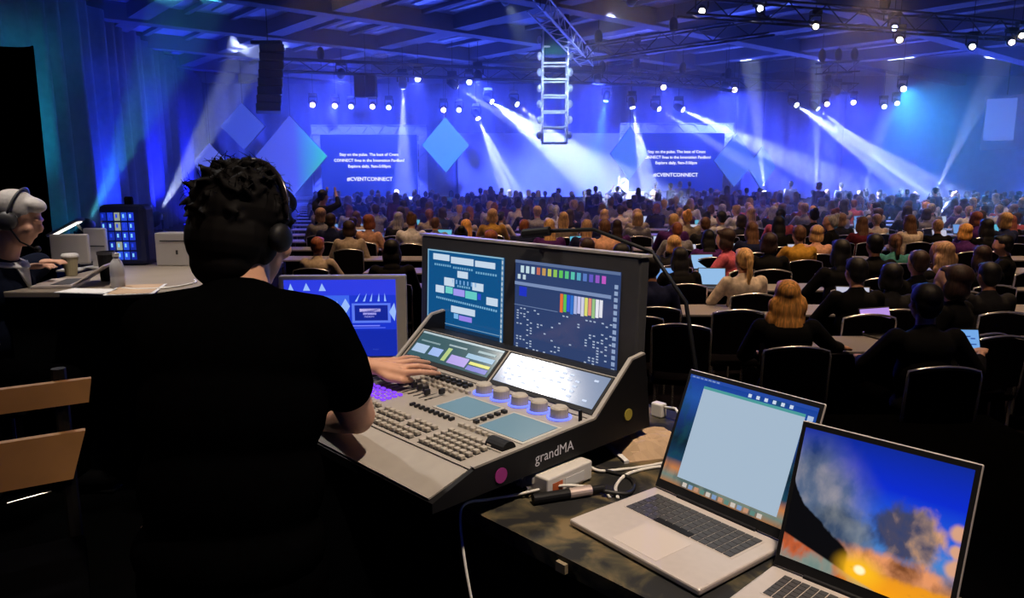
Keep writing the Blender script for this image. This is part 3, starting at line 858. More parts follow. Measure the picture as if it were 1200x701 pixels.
# small display glass pads in the surface
for (x0, x1, y0, y1) in ((-0.385, -0.245, 0.195, 0.302), (-0.19, -0.035, 0.178, 0.298)):
    slab('pad_frame', x0 - 0.008, x1 + 0.008, y0 - 0.008, flat_z(y0 - 0.008), y1 + 0.008, flat_z(y1 + 0.008), 0.002, M['silver'], 0.0045)
    o = slab('pad_screen', x0, x1, y0, flat_z(y0), y1, flat_z(y1), 0.001, emat('pale pad display', srgb(118, 148, 158), 0.85), 0.007)
# encoder dials with lit rings
dial = MB().lathe([(0, 0.030), (0.019, 0.030), (0.023, 0.026), (0.024, 0.004), (0.024, 0)], 20).mesh('dial', M['keycap'], False)
ring = MB().lathe([(0.027, 0.0), (0.032, 0.0), (0.032, 0.004), (0.027, 0.004), (0.027, 0.0)], 24).mesh('light_ring', emat('blue ring light', (0.12, 0.16, 1.0), 2.0))
for i in range(5):
    x = -0.376 + i * 0.0725
    d_ = new_obj('dial', dial, cs, (x, 0.358, flat_z(0.358) + 0.0045))
    new_obj('light_ring', ring, d_, (0, 0, 0.0005))
# keys
key1 = MB().box(-0.0075, 0.0075, -0.0065, 0.0065, 0, 0.009, bev=0.0018).mesh('key', M['keycap'])
key2 = MB().box(-0.0075, 0.0075, -0.0065, 0.0065, 0, 0.009, bev=0.0018).mesh('key', M['keyblack'])
key3 = MB().box(-0.0045, 0.0045, -0.0085, 0.0085, 0, 0.008, bev=0.0015).mesh('key', M['keyblack'])
fcap = MB().box(-0.005, 0.005, -0.009, 0.009, 0.004, 0.020, bev=0.002).mesh('fader_cap', M['keyblack'])
keyv = MB().box(-0.0075, 0.0075, -0.0055, 0.0055, 0, 0.006, bev=0.0015).mesh('lit_key', emat('violet key light', (0.22, 0.05, 0.9), 1.2))
well = MB().box(-0.0090, 0.0090, -0.0080, 0.0080, 0, 0.0012).mesh('key_well', M['black'])
def key(me, x, y):
    return new_obj('key' if me is not fcap else 'fader_cap', me, cs, (x, y, flat_z(y) + 0.0042))
rk = random.Random(8)
for r_, y in enumerate((0.022, 0.044, 0.066, 0.088, 0.110)):          # main keypad
    for i in range(8):
        x = -0.215 + i * 0.0205
        key(key1, x, y); new_obj('key_well', well, cs, (x, y - 0.002, flat_z(y) + 0.0038))
for y in (0.020, 0.042, 0.072, 0.094):                               # command keys left of it
    for i in range(16):
        if y > 0.06 and i in (5, 11): continue
        x = -0.60 + i * 0.0225
        if x > -0.235: continue
        key(key1, x, y); new_obj('key_well', well, cs, (x, y - 0.002, flat_z(y) + 0.0038))
for i in range(9):                                                   # thin page keys
    key(key3, -0.445 + i * 0.021, 0.160)
for i in range(7): key(key1, -0.225 + i * 0.0 + (i * 0.022 if i < 7 else 0), 0.150) if i < 6 else None
for i in range(14): key(key1, -0.62 + i * 0.0265, 0.325) if not (-0.40 < -0.62 + i * 0.0265 < -0.235) else None
for i in range(5): key(key2, -0.215 + (i % 2) * 0.0, 0.19 + i * 0.024)
for i in range(15):                                                  # executor faders
    x = -0.79 + i * 0.026
    if x > -0.43: continue
    new_obj('fader_slot', MB().box(-0.0015, 0.0015, -0.04, 0.04, 0, 0.0008).mesh('fader_slot', M['black']) if i == 0 else bpy.data.objects['fader_slot'].data, cs, (x, 0.245, flat_z(0.245) + 0.0042))
    key(fcap, x, 0.225 + 0.05 * rk.random())
    key(key2, x, 0.372); key(key2, x, 0.352); key(key1, x, 0.300)
for i in range(6):                                                   # violet lit keys
    for j in range(4):
        x, y = -0.68 + i * 0.028, 0.128 + j * 0.019
        o = new_obj('lit_key', keyv, cs, (x, y, flat_z(y) + 0.0042))
# roller wheel
w_ = MB(); w_.tube([(-0.03, 0, 0), (0.03, 0, 0)], 0.022, 18); w_.build('roller_wheel', M['black'], cs, (-0.055, 0.125, flat_z(0.125) + 0.004))
MB().box(-0.035, 0.035, -0.024, 0.024, 0, 0.004, bev=0.001).build('roller_frame', M['silver'], cs, (-0.055, 0.125, flat_z(0.125) + 0.0035))
MB().tube([(0, 0, 0), (0, 0, 0.03)], 0.005, 10).build('lamp_socket', M['black'], cs, (-0.03, 0.375, flat_z(0.375) + 0.003))
# maker's lettering on the right cheek
me = text_mesh('grandMA', 0.036, mat('white print', (0.75, 0.75, 0.8), 0.6))
new_obj('maker_lettering', me, cs, (0.0012, 0.250, 0.092), (math.pi/2, 0, math.pi/2))
MB().lathe([(0, 0), (0.018, 0), (0.018, 0.002), (0, 0.002)], 16).build('maker_badge', mat('magenta badge', (0.35, 0.03, 0.22), 0.5), cs, (0.001, 0.075, 0.085), (0, math.pi/2, 0))
MB().lathe([(0, 0), (0.016, 0), (0.016, 0.002), (0, 0.002)], 16).build('rear_badge', mat('yellow badge', (0.4, 0.33, 0.05), 0.5), cs, (0.001, 0.53, 0.12), (0, math.pi/2, 0))

# monitor wing
wg = empty('monitor_wing', (0, 0.60, 0.19), (R(-2), 0, 0), cs)
MB().box(-1.00, -0.035, 0.0, 0.045, -0.03, 0.335, bev=0.008).build('wing_housing', M['darkgrey'], wg)
MB().box(-1.005, -0.03, -0.002, 0.048, 0.335, 0.342).build('wing_trim', M['silver'], wg)
MB().tube([(-0.30, 0.03, -0.12), (-0.30, 0.03, 0.0)], 0.02, 10).build('wing_arm', M['black'], wg)
MB().tube([(-0.75, 0.03, -0.12), (-0.75, 0.03, 0.0)], 0.02, 10).build('wing_arm', M['black'], wg)
WB = (40, 62, 100)
for k, (x0, x1, z0, z1, col) in enumerate(((-0.955, -0.56, 0.005, 0.29, (12, 84, 140)), (-0.507, -0.095, 0.0, 0.29, (46, 66, 112)))):
    m = bpy.data.materials.new('wing display'); m.use_nodes = True
    b = m.node_tree.nodes['Principled BSDF']; b.inputs['Base Color'].default_value = (0.012, 0.012, 0.014, 1); b.inputs['Roughness'].default_value = 0.12
    b.inputs['Emission Color'].default_value = (*srgb(*col), 1); b.inputs['Emission Strength'].default_value = 0.9
    o = MB().box(x0, x1, -0.0025, -0.0005, z0, z1).build('wing_screen', m, wg)
    def place(x, v, x0=x0, x1=x1, z0=z0, z1=z1): return Vector((x0 + (x1 - x0) * x, -0.0040, z0 + (z1 - z0) * v))
    if k == 0:
        PW = (196, 214, 232)
        rc = [(0.08, 0.31, 0.88, 0.955, PW), (0.33, 0.63, 0.86, 0.94, PW), (0.65, 0.90, 0.86, 0.93, PW), (0.42, 0.56, 0.70, 0.78, PW), (0.24, 0.38, 0.58, 0.68, PW), (0.62, 0.76, 0.58, 0.67, PW), (0.12, 0.24, 0.48, 0.57, PW), (0.80, 0.94, 0.44, 0.53, PW),
              (0.26, 0.36, 0.49, 0.57, (110, 205, 195)), (0.37, 0.52, 0.48, 0.56, (160, 150, 235)), (0.53, 0.68, 0.47, 0.56, (100, 200, 195)), (0.69, 0.73, 0.48, 0.55, (50, 70, 210)),
              (0.34, 0.66, 0.27, 0.35, PW), (0.38, 0.44, 0.20, 0.26, (120, 180, 230)), (0.45, 0.62, 0.19, 0.25, (150, 130, 230)), (0.0, 0.97, 0.11, 0.118, (120, 160, 190)), (0.0, 0.10, 0.03, 0.11, (190, 130, 190)), (0, 1, 0.985, 1.0, (140, 185, 205)), (0, 0.015, 0.1, 1, (120, 170, 200)), (0.975, 1, 0, 1, (90, 130, 160))]
        rc += [(0.10 + i * 0.03, 0.12 + i * 0.03, 0.81, 0.835, (110, 165, 200)) for i in range(8)] + [(0.36 + i * 0.03, 0.38 + i * 0.03, 0.80, 0.825, (110, 165, 200)) for i in range(9)] + [(0.66 + i * 0.03, 0.68 + i * 0.03, 0.78, 0.805, (110, 165, 200)) for i in range(9)]
        rc += [(0.35 + i * 0.05, 0.37 + i * 0.05, 0.62, 0.67, (110, 160, 210)) for i in range(7)] + [(0.42 + i * 0.03, 0.44 + i * 0.03, 0.585, 0.61, (110, 165, 200)) for i in range(6)]
        rc += [(0.13 + i * 0.028, 0.148 + i * 0.028, 0.405 - 0.001 * i, 0.43 - 0.001 * i, (120, 175, 210)) for i in range(29)]
        rc += [(0.978, 0.996, 0.03 + i * 0.06, 0.065 + i * 0.06, (190, 205, 215)) for i in range(16)]
        rc += [(0.02, 0.97, 0.005, 0.09, (14, 44, 74))]
    else:
        import colorsys
        rc = [(0.0, 1, 0.97, 1, (90, 110, 150))]
        for i in range(15):
            t = i / 14
            c = (190, 215, 225) if i < 3 else tuple(int(255 * q) for q in colorsys.hsv_to_rgb(0.03 + 0.80 * (i - 3) / 11, 0.55, 0.75))
            rc.append((0.06 + i * 0.056, 0.095 + i * 0.056, 0.87, 0.945, c))
        rc += [(0.03, 0.06, 0.80, 0.85, (190, 210, 220)), (0.085, 0.115, 0.80, 0.85, (190, 210, 220)), (0.0, 0.93, 0.735, 0.77, (120, 140, 180)), (0.05, 0.13, 0.62, 0.72, (30, 50, 190))]
        bars = [(225, 110, 50), (90, 190, 80), (40, 80, 220), (45, 110, 200), (170, 180, 225), (195, 195, 235), (205, 205, 225), (215, 215, 110), (225, 140, 120), (150, 190, 130), (230, 230, 240), (225, 225, 235)]
        rc += [(0.47 + i * 0.033, 0.498 + i * 0.033, 0.52 + 0.01 * (i % 3), 0.71, c) for i, c in enumerate(bars)]
        rc += [(0.0, 0.45, 0.515, 0.523, (100, 120, 160))]
        rr = random.Random(4)
        for i in range(26):
            for j in range(16):
                if rr.random() < (0.35 if (i < 5 or i > 18) else 0.08):
                    rc.append((0.03 + i * 0.036, 0.05 + i * 0.036, 0.06 + j * 0.028, 0.073 + j * 0.028, (165, 180, 205)))
        rc += [(0.05, 0.93, 0.02, 0.03, (130, 150, 190)), (0.05, 0.80, 0.045, 0.052, (130, 150, 190))]
        rc += [(0.955, 0.985, 0.03 + i * 0.062, 0.07 + i * 0.062, (140, 160, 195)) for i in range(14)]
    graphics(wg, rc, place)

# gooseneck lamp over the console
gl = empty('gooseneck_lamp', desk(-0.02, 0.66), (0, 0, DA)); tag(gl, 'black gooseneck lamp arching over the console monitors', 'lamp')
gp = [(0.10, 0.06, 0.0), (0.10, 0.06, 0.22), (0.06, 0.06, 0.40), (-0.05, 0.05, 0.53), (-0.22, 0.0, 0.585), (-0.36, -0.05, 0.575)]
mb = MB(); mb.tube(gp, 0.006, 8); mb.build('neck', M['black'], gl, smooth=True)
MB().lathe([(0, 0), (0.035, 0), (0.035, 0.02), (0.01, 0.03), (0, 0.03)], 16).build('base', M['black'], gl, (0.10, 0.06, 0.0))
MB().tube([(-0.345, -0.05, 0.576), (-0.43, -0.075, 0.565)], 0.014, 10).build('lamp_head', M['black'], gl)
lp = gl.matrix_basis @ Vector((-0.40, -0.07, 0.545))
spot('gooseneck_beam', lp, desk(-0.22, 0.44, 1.55), (1.0, 0.9, 0.75), 1.6, 75, 0.7, 0.012)

# ---- laptops
def laptop(name, x, y, rz, w, d, hs, tilt, label, kind):
    root = empty(name, desk(x, y, ZT), (0, 0, DA + R(rz))); tag(root, label, 'laptop', 'open laptops on the control desk')
    MB().box(0, w, -d, 0, 0.003, 0.017, bev=0.004).build('base', M['alu'], root)
    for fx in (0.03, w - 0.03):
        for fy in (-d + 0.03, -0.03): MB().lathe([(0, 0), (0.008, 0), (0.008, 0.004), (0, 0.004)], 10).build('rubber_foot', M['black'], root, (fx, fy, 0))
    kb = MB().box(0.03, w - 0.03, -d*0.50, -d*0.10, 0.0168, 0.0176).build('keyboard_tray', M['alu'], root)
    kw = (w - 0.068) / 14
    kx = MB().box(0.001, kw - 0.0015, 0.001, d*0.062, 0, 0.0016).mesh('key', M['darkgrey'])
    for r_ in range(6):
        for c_ in range(14):
            if r_ == 0 and 4 <= c_ <= 8: continue
            new_obj('key', kx, kb, (0.034 + c_ * kw, -d*0.495 + r_ * d*0.0655, 0.0177))
    sb = MB().box(0.034 + 4*kw + 0.001, 0.034 + 9*kw - 0.002, -d*0.494, -d*0.433, 0.0177, 0.0193).build('space_bar', M['black'], kb)
    MB().box(w*0.33, w*0.67, -d*0.95, -d*0.55, 0.0169, 0.0173).build('trackpad', mat('trackpad glass', (0.60, 0.53, 0.48), 0.3), root)
    hg = MB(); hg.tube([(w*0.2, 0.0, 0.017), (w*0.8, 0.0, 0.017)], 0.006, 8); hg.build('hinge', M['black'], root)
    ld = empty('lid', (0, 0.0, 0.018), (-tilt, 0, 0), root)
    MB().box(0, w, 0, 0.007, 0, hs, bev=0.003).build('lid_shell', M['alu'], ld)
    MB().box(0.002, w - 0.002, -0.0015, 0.001, 0.002, hs - 0.002).build('bezel', M['black'], ld)
    x0, x1, z0, z1 = 0.010, w - 0.010, 0.022, hs - 0.012
    def place(u, v): return Vector((x0 + (x1 - x0) * u, -0.0042, z0 + (z1 - z0) * v))
    m = emat('laptop display', (0.1, 0.1, 0.1), 1.0)
    MB().box(x0, x1, -0.0026, -0.0016, z0, z1).build('display', m, ld)
    nt = m.node_tree; bs = nt.nodes['Principled BSDF']; bs.inputs['Roughness'].default_value = 0.15
    tc = nt.nodes.new('ShaderNodeTexCoord'); sp = nt.nodes.new('ShaderNodeSeparateXYZ')
    nt.links.new(tc.outputs['Generated'], sp.inputs[0])
    U, V = sp.outputs[0], sp.outputs[2]
    def mt(op, a, b=None, c=None):
        n = nt.nodes.new('ShaderNodeMath'); n.operation = op
        for i, q in enumerate((a, b, c)):
            if q is None: continue
            if isinstance(q, (int, float)): n.inputs[i].default_value = q
            else: nt.links.new(q, n.inputs[i])
        return n.outputs[0]
    def ramp(f, stops):
        cr = nt.nodes.new('ShaderNodeValToRGB'); e = cr.color_ramp.elements
        e[0].position, e[0].color = stops[0][0], (*srgb(*stops[0][1]), 1)
        e[1].position, e[1].color = stops[-1][0], (*srgb(*stops[-1][1]), 1)
        for p_, c_ in stops[1:-1]:
            q = e.new(p_); q.color = (*srgb(*c_), 1)
        nt.links.new(f, cr.inputs[0]); return cr.outputs[0]
    def mix(f, a, b):
        mx = nt.nodes.new('ShaderNodeMix'); mx.data_type = 'RGBA'
        if isinstance(f, (int, float)): mx.inputs[0].default_value = f
        else: nt.links.new(f, mx.inputs[0])
        for i, q in ((6, a), (7, b)):
            if isinstance(q, tuple): mx.inputs[i].default_value = (*srgb(*q), 1)
            else: nt.links.new(q, mx.inputs[i])
        return mx.outputs[2]
    def noise(scale, detail=5, dist=0.0, off=0.0, zs=1.0):
        mp = nt.nodes.new('ShaderNodeMapping'); mp.inputs['Location'].default_value = (off, off*0.7, off*1.3); mp.inputs['Scale'].default_value = (1.5, 0.01, zs)
        nt.links.new(tc.outputs['Generated'], mp.inputs[0])
        n = nt.nodes.new('ShaderNodeTexNoise'); n.inputs['Scale'].default_value = scale; n.inputs['Detail'].default_value = detail; n.inputs['Distortion'].default_value = dist
        nt.links.new(mp.outputs[0], n.inputs['Vector']); return n.outputs['Fac']
    def smooth(f, a, b):
        n = nt.nodes.new('ShaderNodeMapRange'); n.interpolation_type = 'SMOOTHSTEP'
        nt.links.new(f, n.inputs[0]); n.inputs[1].default_value = a; n.inputs[2].default_value = b
        return n.outputs[0]
    def blob(cu, cv, ru, rv, nz, soft=0.35, amp=0.6):
        du = mt('DIVIDE', mt('SUBTRACT', U, cu), ru); dv = mt('DIVIDE', mt('SUBTRACT', V, cv), rv)
        r2 = mt('SQRT', mt('ADD', mt('MULTIPLY', du, du), mt('MULTIPLY', dv, dv)))
        r2 = mt('ADD', r2, mt('MULTIPLY', mt('SUBTRACT', nz, 0.5), amp))
        return mt('SUBTRACT', 1.0, smooth(r2, 1 - soft, 1 + soft))
    n1, n2, n3 = noise(5, 6, 0.3), noise(9, 5, 0.2, 3.1), noise(3.2, 4, 0.2, 7.7)
    if kind == 'sunset':
        base = ramp(V, [(0.0, (250, 160, 20)), (0.13, (235, 150, 30)), (0.22, (110, 120, 150)), (0.32, (60, 130, 210)), (0.5, (30, 90, 215)), (0.72, (6, 42, 205)), (1.0, (10, 40, 150))])
        # big grey cloud on the left
        lc = blob(0.10, 0.52, 0.34, 0.38, n3, 0.45, 0.7)
        cc = ramp(mt('ADD', mt('MULTIPLY', n3, 0.7), mt('MULTIPLY', n1, 0.3)), [(0.34, (38, 60, 92)), (0.5, (92, 106, 122)), (0.66, (158, 152, 150))])
        base = mix(mt('MULTIPLY', lc, 0.92), base, cc)
        lc2 = blob(0.36, 0.34, 0.20, 0.16, n2, 0.4, 0.9)
        base = mix(mt('MULTIPLY', lc2, 0.85), base, ramp(n1, [(0.35, (50, 66, 92)), (0.65, (120, 126, 130))]))
        # round cloud right of centre, sunlit edge
        rc_ = blob(0.72, 0.45, 0.20, 0.19, n2, 0.25, 0.9)
        rl = ramp(mt('ADD', mt('MULTIPLY', mt('SUBTRACT', U, 0.55), 2.0), mt('MULTIPLY', mt('SUBTRACT', n1, 0.5), 1.6)), [(0.0, (44, 62, 108)), (0.3, (70, 70, 96)), (0.5, (140, 116, 110)), (0.75, (216, 160, 110))])
        base = mix(rc_, base, rl)
        # low orange clouds above the sun
        oc = blob(0.66, 0.20, 0.40, 0.07, n2, 0.5, 1.4)
        base = mix(oc, base, ramp(n1, [(0.35, (120, 70, 40)), (0.6, (230, 150, 100))]))
        for (cu, cv, r_) in ((0.985, 0.56, 0.045), (0.995, 0.33, 0.05), (0.985, 0.44, 0.035)):
            base = mix(blob(cu, cv, r_, r_ * 1.2, n1, 0.45, 1.4), base, (214, 160, 130))
        # dark headland, lower left
        ridge = mt('SUBTRACT', V, mt('SUBTRACT', mt('SUBTRACT', 0.60, mt('MULTIPLY', mt('POWER', U, 0.62), 0.70)), mt('MULTIPLY', mt('SUBTRACT', n1, 0.5), 0.10)))
        hm = mt('SUBTRACT', 1.0, smooth(ridge, -0.012, 0.012))
        hm = mt('MULTIPLY', hm, mt('SUBTRACT', 1.0, smooth(U, 0.40, 0.43)))
        base = mix(hm, base, (4, 5, 8))
        # shore at the bottom
        sh = mt('SUBTRACT', 1.0, smooth(mt('ADD', V, mt('MULTIPLY', U, 0.30)), 0.17, 0.19))
        base = mix(sh, base, ramp(n3, [(0.3, (60, 120, 120)), (0.5, (130, 140, 130)), (0.62, (190, 90, 50)), (0.75, (90, 60, 50))]))
        sg = blob(0.50, 0.10, 0.11, 0.09, n3, 0.8, 0.1)
        base = mix(sg, base, (255, 190, 30))
        sc2 = blob(0.50, 0.105, 0.032, 0.03, n3, 0.4, 0.1)
        base = mix(sc2, base, (255, 250, 200))
        nt.links.new(base, bs.inputs['Emission Color'])
    else:
        base = ramp(V, [(0.0, (160, 110, 70)), (0.06, (110, 130, 120)), (0.14, (190, 120, 70)), (0.22, (20, 60, 90)), (0.4, (8, 26, 40)), (0.6, (20, 50, 110)), (0.8, (30, 80, 160)), (1.0, (24, 60, 150))])
        base = mix(mt('MULTIPLY', smooth(n1, 0.45, 0.65), 0.6), base, (20, 70, 80))
        nt.links.new(base, bs.inputs['Emission Color'])
        rc = [(0.14, 0.93, 0.075, 0.90, (163, 184, 204)), (0.14, 0.93, 0.90, 0.925, (70, 150, 150)), (0.0, 1.0, 0.97, 1.0, (30, 70, 160))]
        rc += [(0.50 + i * 0.062, 0.525 + i * 0.062, 0.935, 0.965, (200, 215, 235)) for i in range(6)] + [(0.945, 0.985, 0.86, 0.92, (170, 190, 220)), (0.945, 0.985, 0.76, 0.82, (90, 130, 190)), (0.955, 0.98, 0.66, 0.72, (120, 150, 200))]
        rc += [(0.02 + i * 0.035, 0.045 + i * 0.035, 0.978, 0.99, (170, 190, 220)) for i in range(7)] + [(0.2 + i * 0.05, 0.235 + i * 0.05, 0.012, 0.05, [(200, 190, 180), (120, 150, 190), (190, 140, 110), (90, 130, 120)][i % 4]) for i in range(13)]
        graphics(ld, rc, place)
    return root
laptop('laptop', 0.182, 0.402, -6, 0.345, 0.270, 0.290, math.atan(0.42), 'silver laptop showing a blank pale window and its keyboard', 'window')
laptop('laptop', 0.545, 0.273, 0, 0.302, 0.212, 0.278, math.atan(0.32), 'laptop nearest the camera showing a sunset sky with clouds', 'sunset')

# ---- preview monitor behind the console
mc = Vector((pt(403, 372, 2.75).x, 2.75, ZT))
pm = empty('preview_monitor', mc, (0, 0, R(3))); tag(pm, 'silver monitor showing a blue stage preview behind the operator shoulder', 'monitor')
pw_, z0, z1 = 0.475, pt(470, 424, 2.75).z - ZT, pt(470, 323, 2.75).z - ZT
MB().box(-pw_/2, pw_/2, 0, 0.035, z0, z1, bev=0.006).build('housing', M['silver'], pm)
MB().box(-pw_/2 + 0.02, pw_/2 - 0.040, -0.003, 0.001, z0 + 0.022, z1 - 0.016).build('display', emat('preview display', srgb(24, 52, 205), 1.0), pm)
MB().box(-0.03, 0.03, 0.035, 0.06, 0.01, z1 * 0.6).build('stand_neck', M['silver'], pm)
MB().box(-0.12, 0.12, -0.04, 0.14, 0.0, 0.012, bev=0.004).build('stand_foot', M['silver'], pm)
def place(u, v): return Vector((-pw_/2 + 0.02 + (pw_ - 0.060) * u, -0.0045, z0 + 0.022 + (z1 - z0 - 0.038) * v))
PB = (90, 120, 240)
rc = [(0.62, 0.93, 0.44, 0.47, PB), (0.60, 0.625, 0.44, 0.68, PB), (0.925, 0.95, 0.44, 0.68, PB), (0.60, 0.95, 0.67, 0.695, PB), (0.625, 0.925, 0.47, 0.67, (14, 36, 150)), (0.67, 0.86, 0.585, 0.625, (200, 190, 250)), (0.70, 0.82, 0.545, 0.572, (180, 175, 250)), (0.71, 0.80, 0.51, 0.53, (170, 170, 245)),
      (0.0, 1.0, 0.80, 1.0, (44, 60, 225)), (0.0, 0.58, 0.52, 0.80, (60, 100, 235)), (0.32, 0.40, 0.56, 0.60, (150, 190, 245)), (0.32, 0.38, 0.50, 0.53, (150, 190, 245)), (0.22, 0.85, 0.395, 0.41, (120, 130, 250)), (0.36, 0.9, 0.37, 0.38, (90, 110, 245)), (0.0, 1.0, 0.0, 0.35, (16, 40, 170)), (0.30, 0.33, 0.27, 0.30, (200, 210, 250)), (0.45, 0.47, 0.26, 0.275, (150, 170, 250)), (0.40, 0.42, 0.2, 0.215, (120, 150, 250)), (0.62, 0.65, 0.12, 0.14, (90, 120, 240)), (0.78, 0.83, 0.08, 0.095, (90, 120, 240)), (0.14, 0.2, 0.16, 0.18, (90, 120, 240))]
graphics(pm, rc, place)
mb = MB()
for (u, v, w_, h_) in ((0.06, 0.96, 0.05, 0.12), (0.2, 0.965, 0.05, 0.1), (0.34, 0.96, 0.05, 0.1), (0.16, 0.78, 0.08, 0.1), (0.47, 0.74, 0.03, 0.14)):
    mb.poly([place(u, v) - Vector((0, 0.0006, 0)), place(u - w_*0.6, v - h_) - Vector((0, 0.0006, 0)), place(u + w_*0.7, v - h_) - Vector((0, 0.0006, 0))])
for u in (0.68, 0.74, 0.79, 0.85, 0.9):
    mb.poly([place(u, 0.83) - Vector((0, 0.0006, 0)), place(u - 0.03 + (u-0.78)*0.2, 0.72) - Vector((0, 0.0006, 0)), place(u - 0.01 + (u-0.78)*0.2, 0.72) - Vector((0, 0.0006, 0))])
for (u, v, r_) in ((0.545, 0.66, 0.05), (0.985, 0.58, 0.06)):
    mb.poly([place(u - r_*0.8, v) - Vector((0, 0.0008, 0)), place(u, v - r_*2) - Vector((0, 0.0008, 0)), place(min(1, u + r_*0.8), v) - Vector((0, 0.0008, 0)), place(u, v + r_*2) - Vector((0, 0.0008, 0))])
o = mb.build('screen_graphics', emat('preview beams', srgb(150, 185, 250), 1.0), pm); o['kind'] = 'stuff'

# ---- small things on the desk
ix = empty('interface_box', desk(-0.042, 0.268), (0, 0, DA + R(2))); tag(ix, 'small grey metal interface box with front sockets on the desk', 'interface box')
MB().box(-0.076, 0.076, -0.082, 0.082, 0.004, 0.052, bev=0.004).build('case', M['white'], ix)
for k, x in enumerate((-0.045, -0.012, 0.024)):
    s_ = MB(); s_.box(x - 0.012, x + 0.012, -0.090, -0.082, 0.030, 0.047, bev=0.002); s_.build('socket', M['silver'], ix)
    s_ = MB(); s_.tube([(x, -0.080, 0.018), (x, -0.102, 0.018)], 0.008, 12); s_.build('connector', M['chrome'], ix)
MB().box(0.0761, 0.0772, -0.065, -0.03, 0.012, 0.036).build('warning_sticker', mat('orange sticker', (0.55, 0.12, 0.03), 0.6), ix)
MB().box(0.0761, 0.0772, -0.02, 0.05, 0.012, 0.036).build('print_sticker', M['whitepaper'], ix)
for fx in (-0.05, 0.05):
    for fy in (-0.06, 0.06): MB().lathe([(0, 0), (0.007, 0), (0.007, 0.005), (0, 0.005)], 8).build('rubber_foot', M['black'], ix, (fx, fy, 0))
# inline connector barrel
ba = empty('inline_connector', desk(0.055, 0.215, ZT + 0.013), (0, 0, DA + R(66))); tag(ba, 'black inline cable connector with a silver collar on the desk', 'connector')
MB().tube([(-0.07, 0, 0), (0.02, 0, 0)], 0.012, 14).build('barrel', M['black'], ba)
MB().tube([(0.02, 0, 0), (0.075, 0, 0)], 0.0125, 14).build('collar', mat('pale pink metal', (0.62, 0.50, 0.45), 0.4, 0.4), ba)
MB().tube([(0.075, 0, 0), (0.11, 0, 0)], 0.009, 12).build('cable_boot', M['black'], ba)
def cable(name, pts, r, m, label):
    P = [Vector(p) for p in pts]; out = []
    n = len(P)
    for i in range(n - 1):
        p0, p1, p2, p3 = P[max(i-1, 0)], P[i], P[i+1], P[min(i+2, n-1)]
        for k in range(8):
            t = k / 8
            out.append(0.5 * ((2*p1) + (p2-p0)*t + (2*p0-5*p1+4*p2-p3)*t*t + (3*p1-p0-3*p2+p3)*t**3))
    out.append(P[-1])
    mb = MB(); mb.tube(out, r, 8)
    o = mb.build(name, m, smooth=True); tag(o, label, 'cable', 'cables on the control desk'); return o
zc = ZT + 0.0045
cable('cable', [desk(0.20, 0.45, zc + 0.004), desk(0.14, 0.54, zc), desk(0.10, 0.53, zc), desk(0.075, 0.44, zc), desk(0.10, 0.36, zc), desk(0.145, 0.31, zc)], 0.0042, M['cablewhite'], 'white cable looped behind the silver laptop hinge')
cable('cable', [desk(0.13, 0.30, zc), desk(0.09, 0.31, zc + 0.004), desk(0.04, 0.235, zc + 0.02), desk(-0.02, 0.145, zc + 0.006), desk(-0.055, 0.09, zc), desk(-0.075, 0.035, zc), desk(-0.065, 0.012, zc - 0.03), desk(-0.035, 0.0, zc - 0.12), desk(0.0, -0.005, zc - 0.22)], 0.0035, M['cablewhite'], 'thin white cable hanging over the desk edge')
cable('cable', [desk(-0.02, 0.35, zc + 0.02), desk(-0.01, 0.39, zc + 0.006), desk(0.03, 0.42, zc), desk(0.10, 0.60, zc), desk(0.05, 0.80, zc)], 0.004, M['cablewhite'], 'pale cable leaving the back of the interface box')
cable('cable', [desk(0.11, 0.30, zc + 0.009), desk(0.15, 0.345, zc + 0.003), desk(0.10, 0.42, zc), desk(0.01, 0.41, zc), desk(-0.06, 0.40, zc)], 0.005, M['cableblack'], 'black cable curled beside the inline connector')
# tan paper stack
pp = empty('paper_pad', desk(0.0, 0.63), (0, 0, DA + R(-28))); tag(pp, 'crumpled tan paper bag lying behind the interface box', 'paper bag')
bm = bmesh.new()
N_ = 10
rr = random.Random(6)
top = {}
for i in range(N_ + 1):
    for j in range(N_ + 1):
        u, v = i / N_, j / N_
        e = min(u, 1-u, v, 1-v)
        z = 0.03 * min(1, e * 5) + (0.012 * rr.random() if 0 < e else 0) + 0.003
        top[i, j] = bm.verts.new(((u - 0.5) * 0.17, (v - 0.5) * 0.20, z))
for i in range(N_):
    for j in range(N_): bm.faces.new((top[i, j], top[i+1, j], top[i+1, j+1], top[i, j+1]))
rim = [top[i, 0] for i in range(N_)] + [top[N_, j] for j in range(N_)] + [top[i, N_] for i in range(N_, 0, -1)] + [top[0, j] for j in range(N_, 0, -1)]
bot = [bm.verts.new((v.co.x, v.co.y, 0)) for v in rim]
for i in range(len(rim)):
    q = (i + 1) % len(rim)
    bm.faces.new((rim[i], rim[q], bot[q], bot[i]))
bm.faces.new(bot)
mb = MB(); mb.bm.free(); mb.bm = bm; mb.build('bag_body', M['paper'], pp)
MB().box(-0.085, 0.085, -0.112, -0.098, 0.0, 0.008).build('folded_edge', M['whitepaper'], pp)
# mains plug on the far side of the desk
pg = empty('power_plug', desk(-0.14, 0.87), (0, 0, DA)); tag(pg, 'white power adapter with a short lead behind the laptop', 'power adapter')
MB().box(-0.02, 0.02, -0.015, 0.015, 0.0, 0.045, bev=0.005).build('adapter_body', M['white'], pg)
mb = MB(); mb.tube([(0.02, 0, 0.035), (0.06, 0.0, 0.04), (0.10, -0.02, 0.02), (0.15, -0.05, 0.004)], 0.004, 8); mb.build('lead', M['cablewhite'], pg, smooth=True)

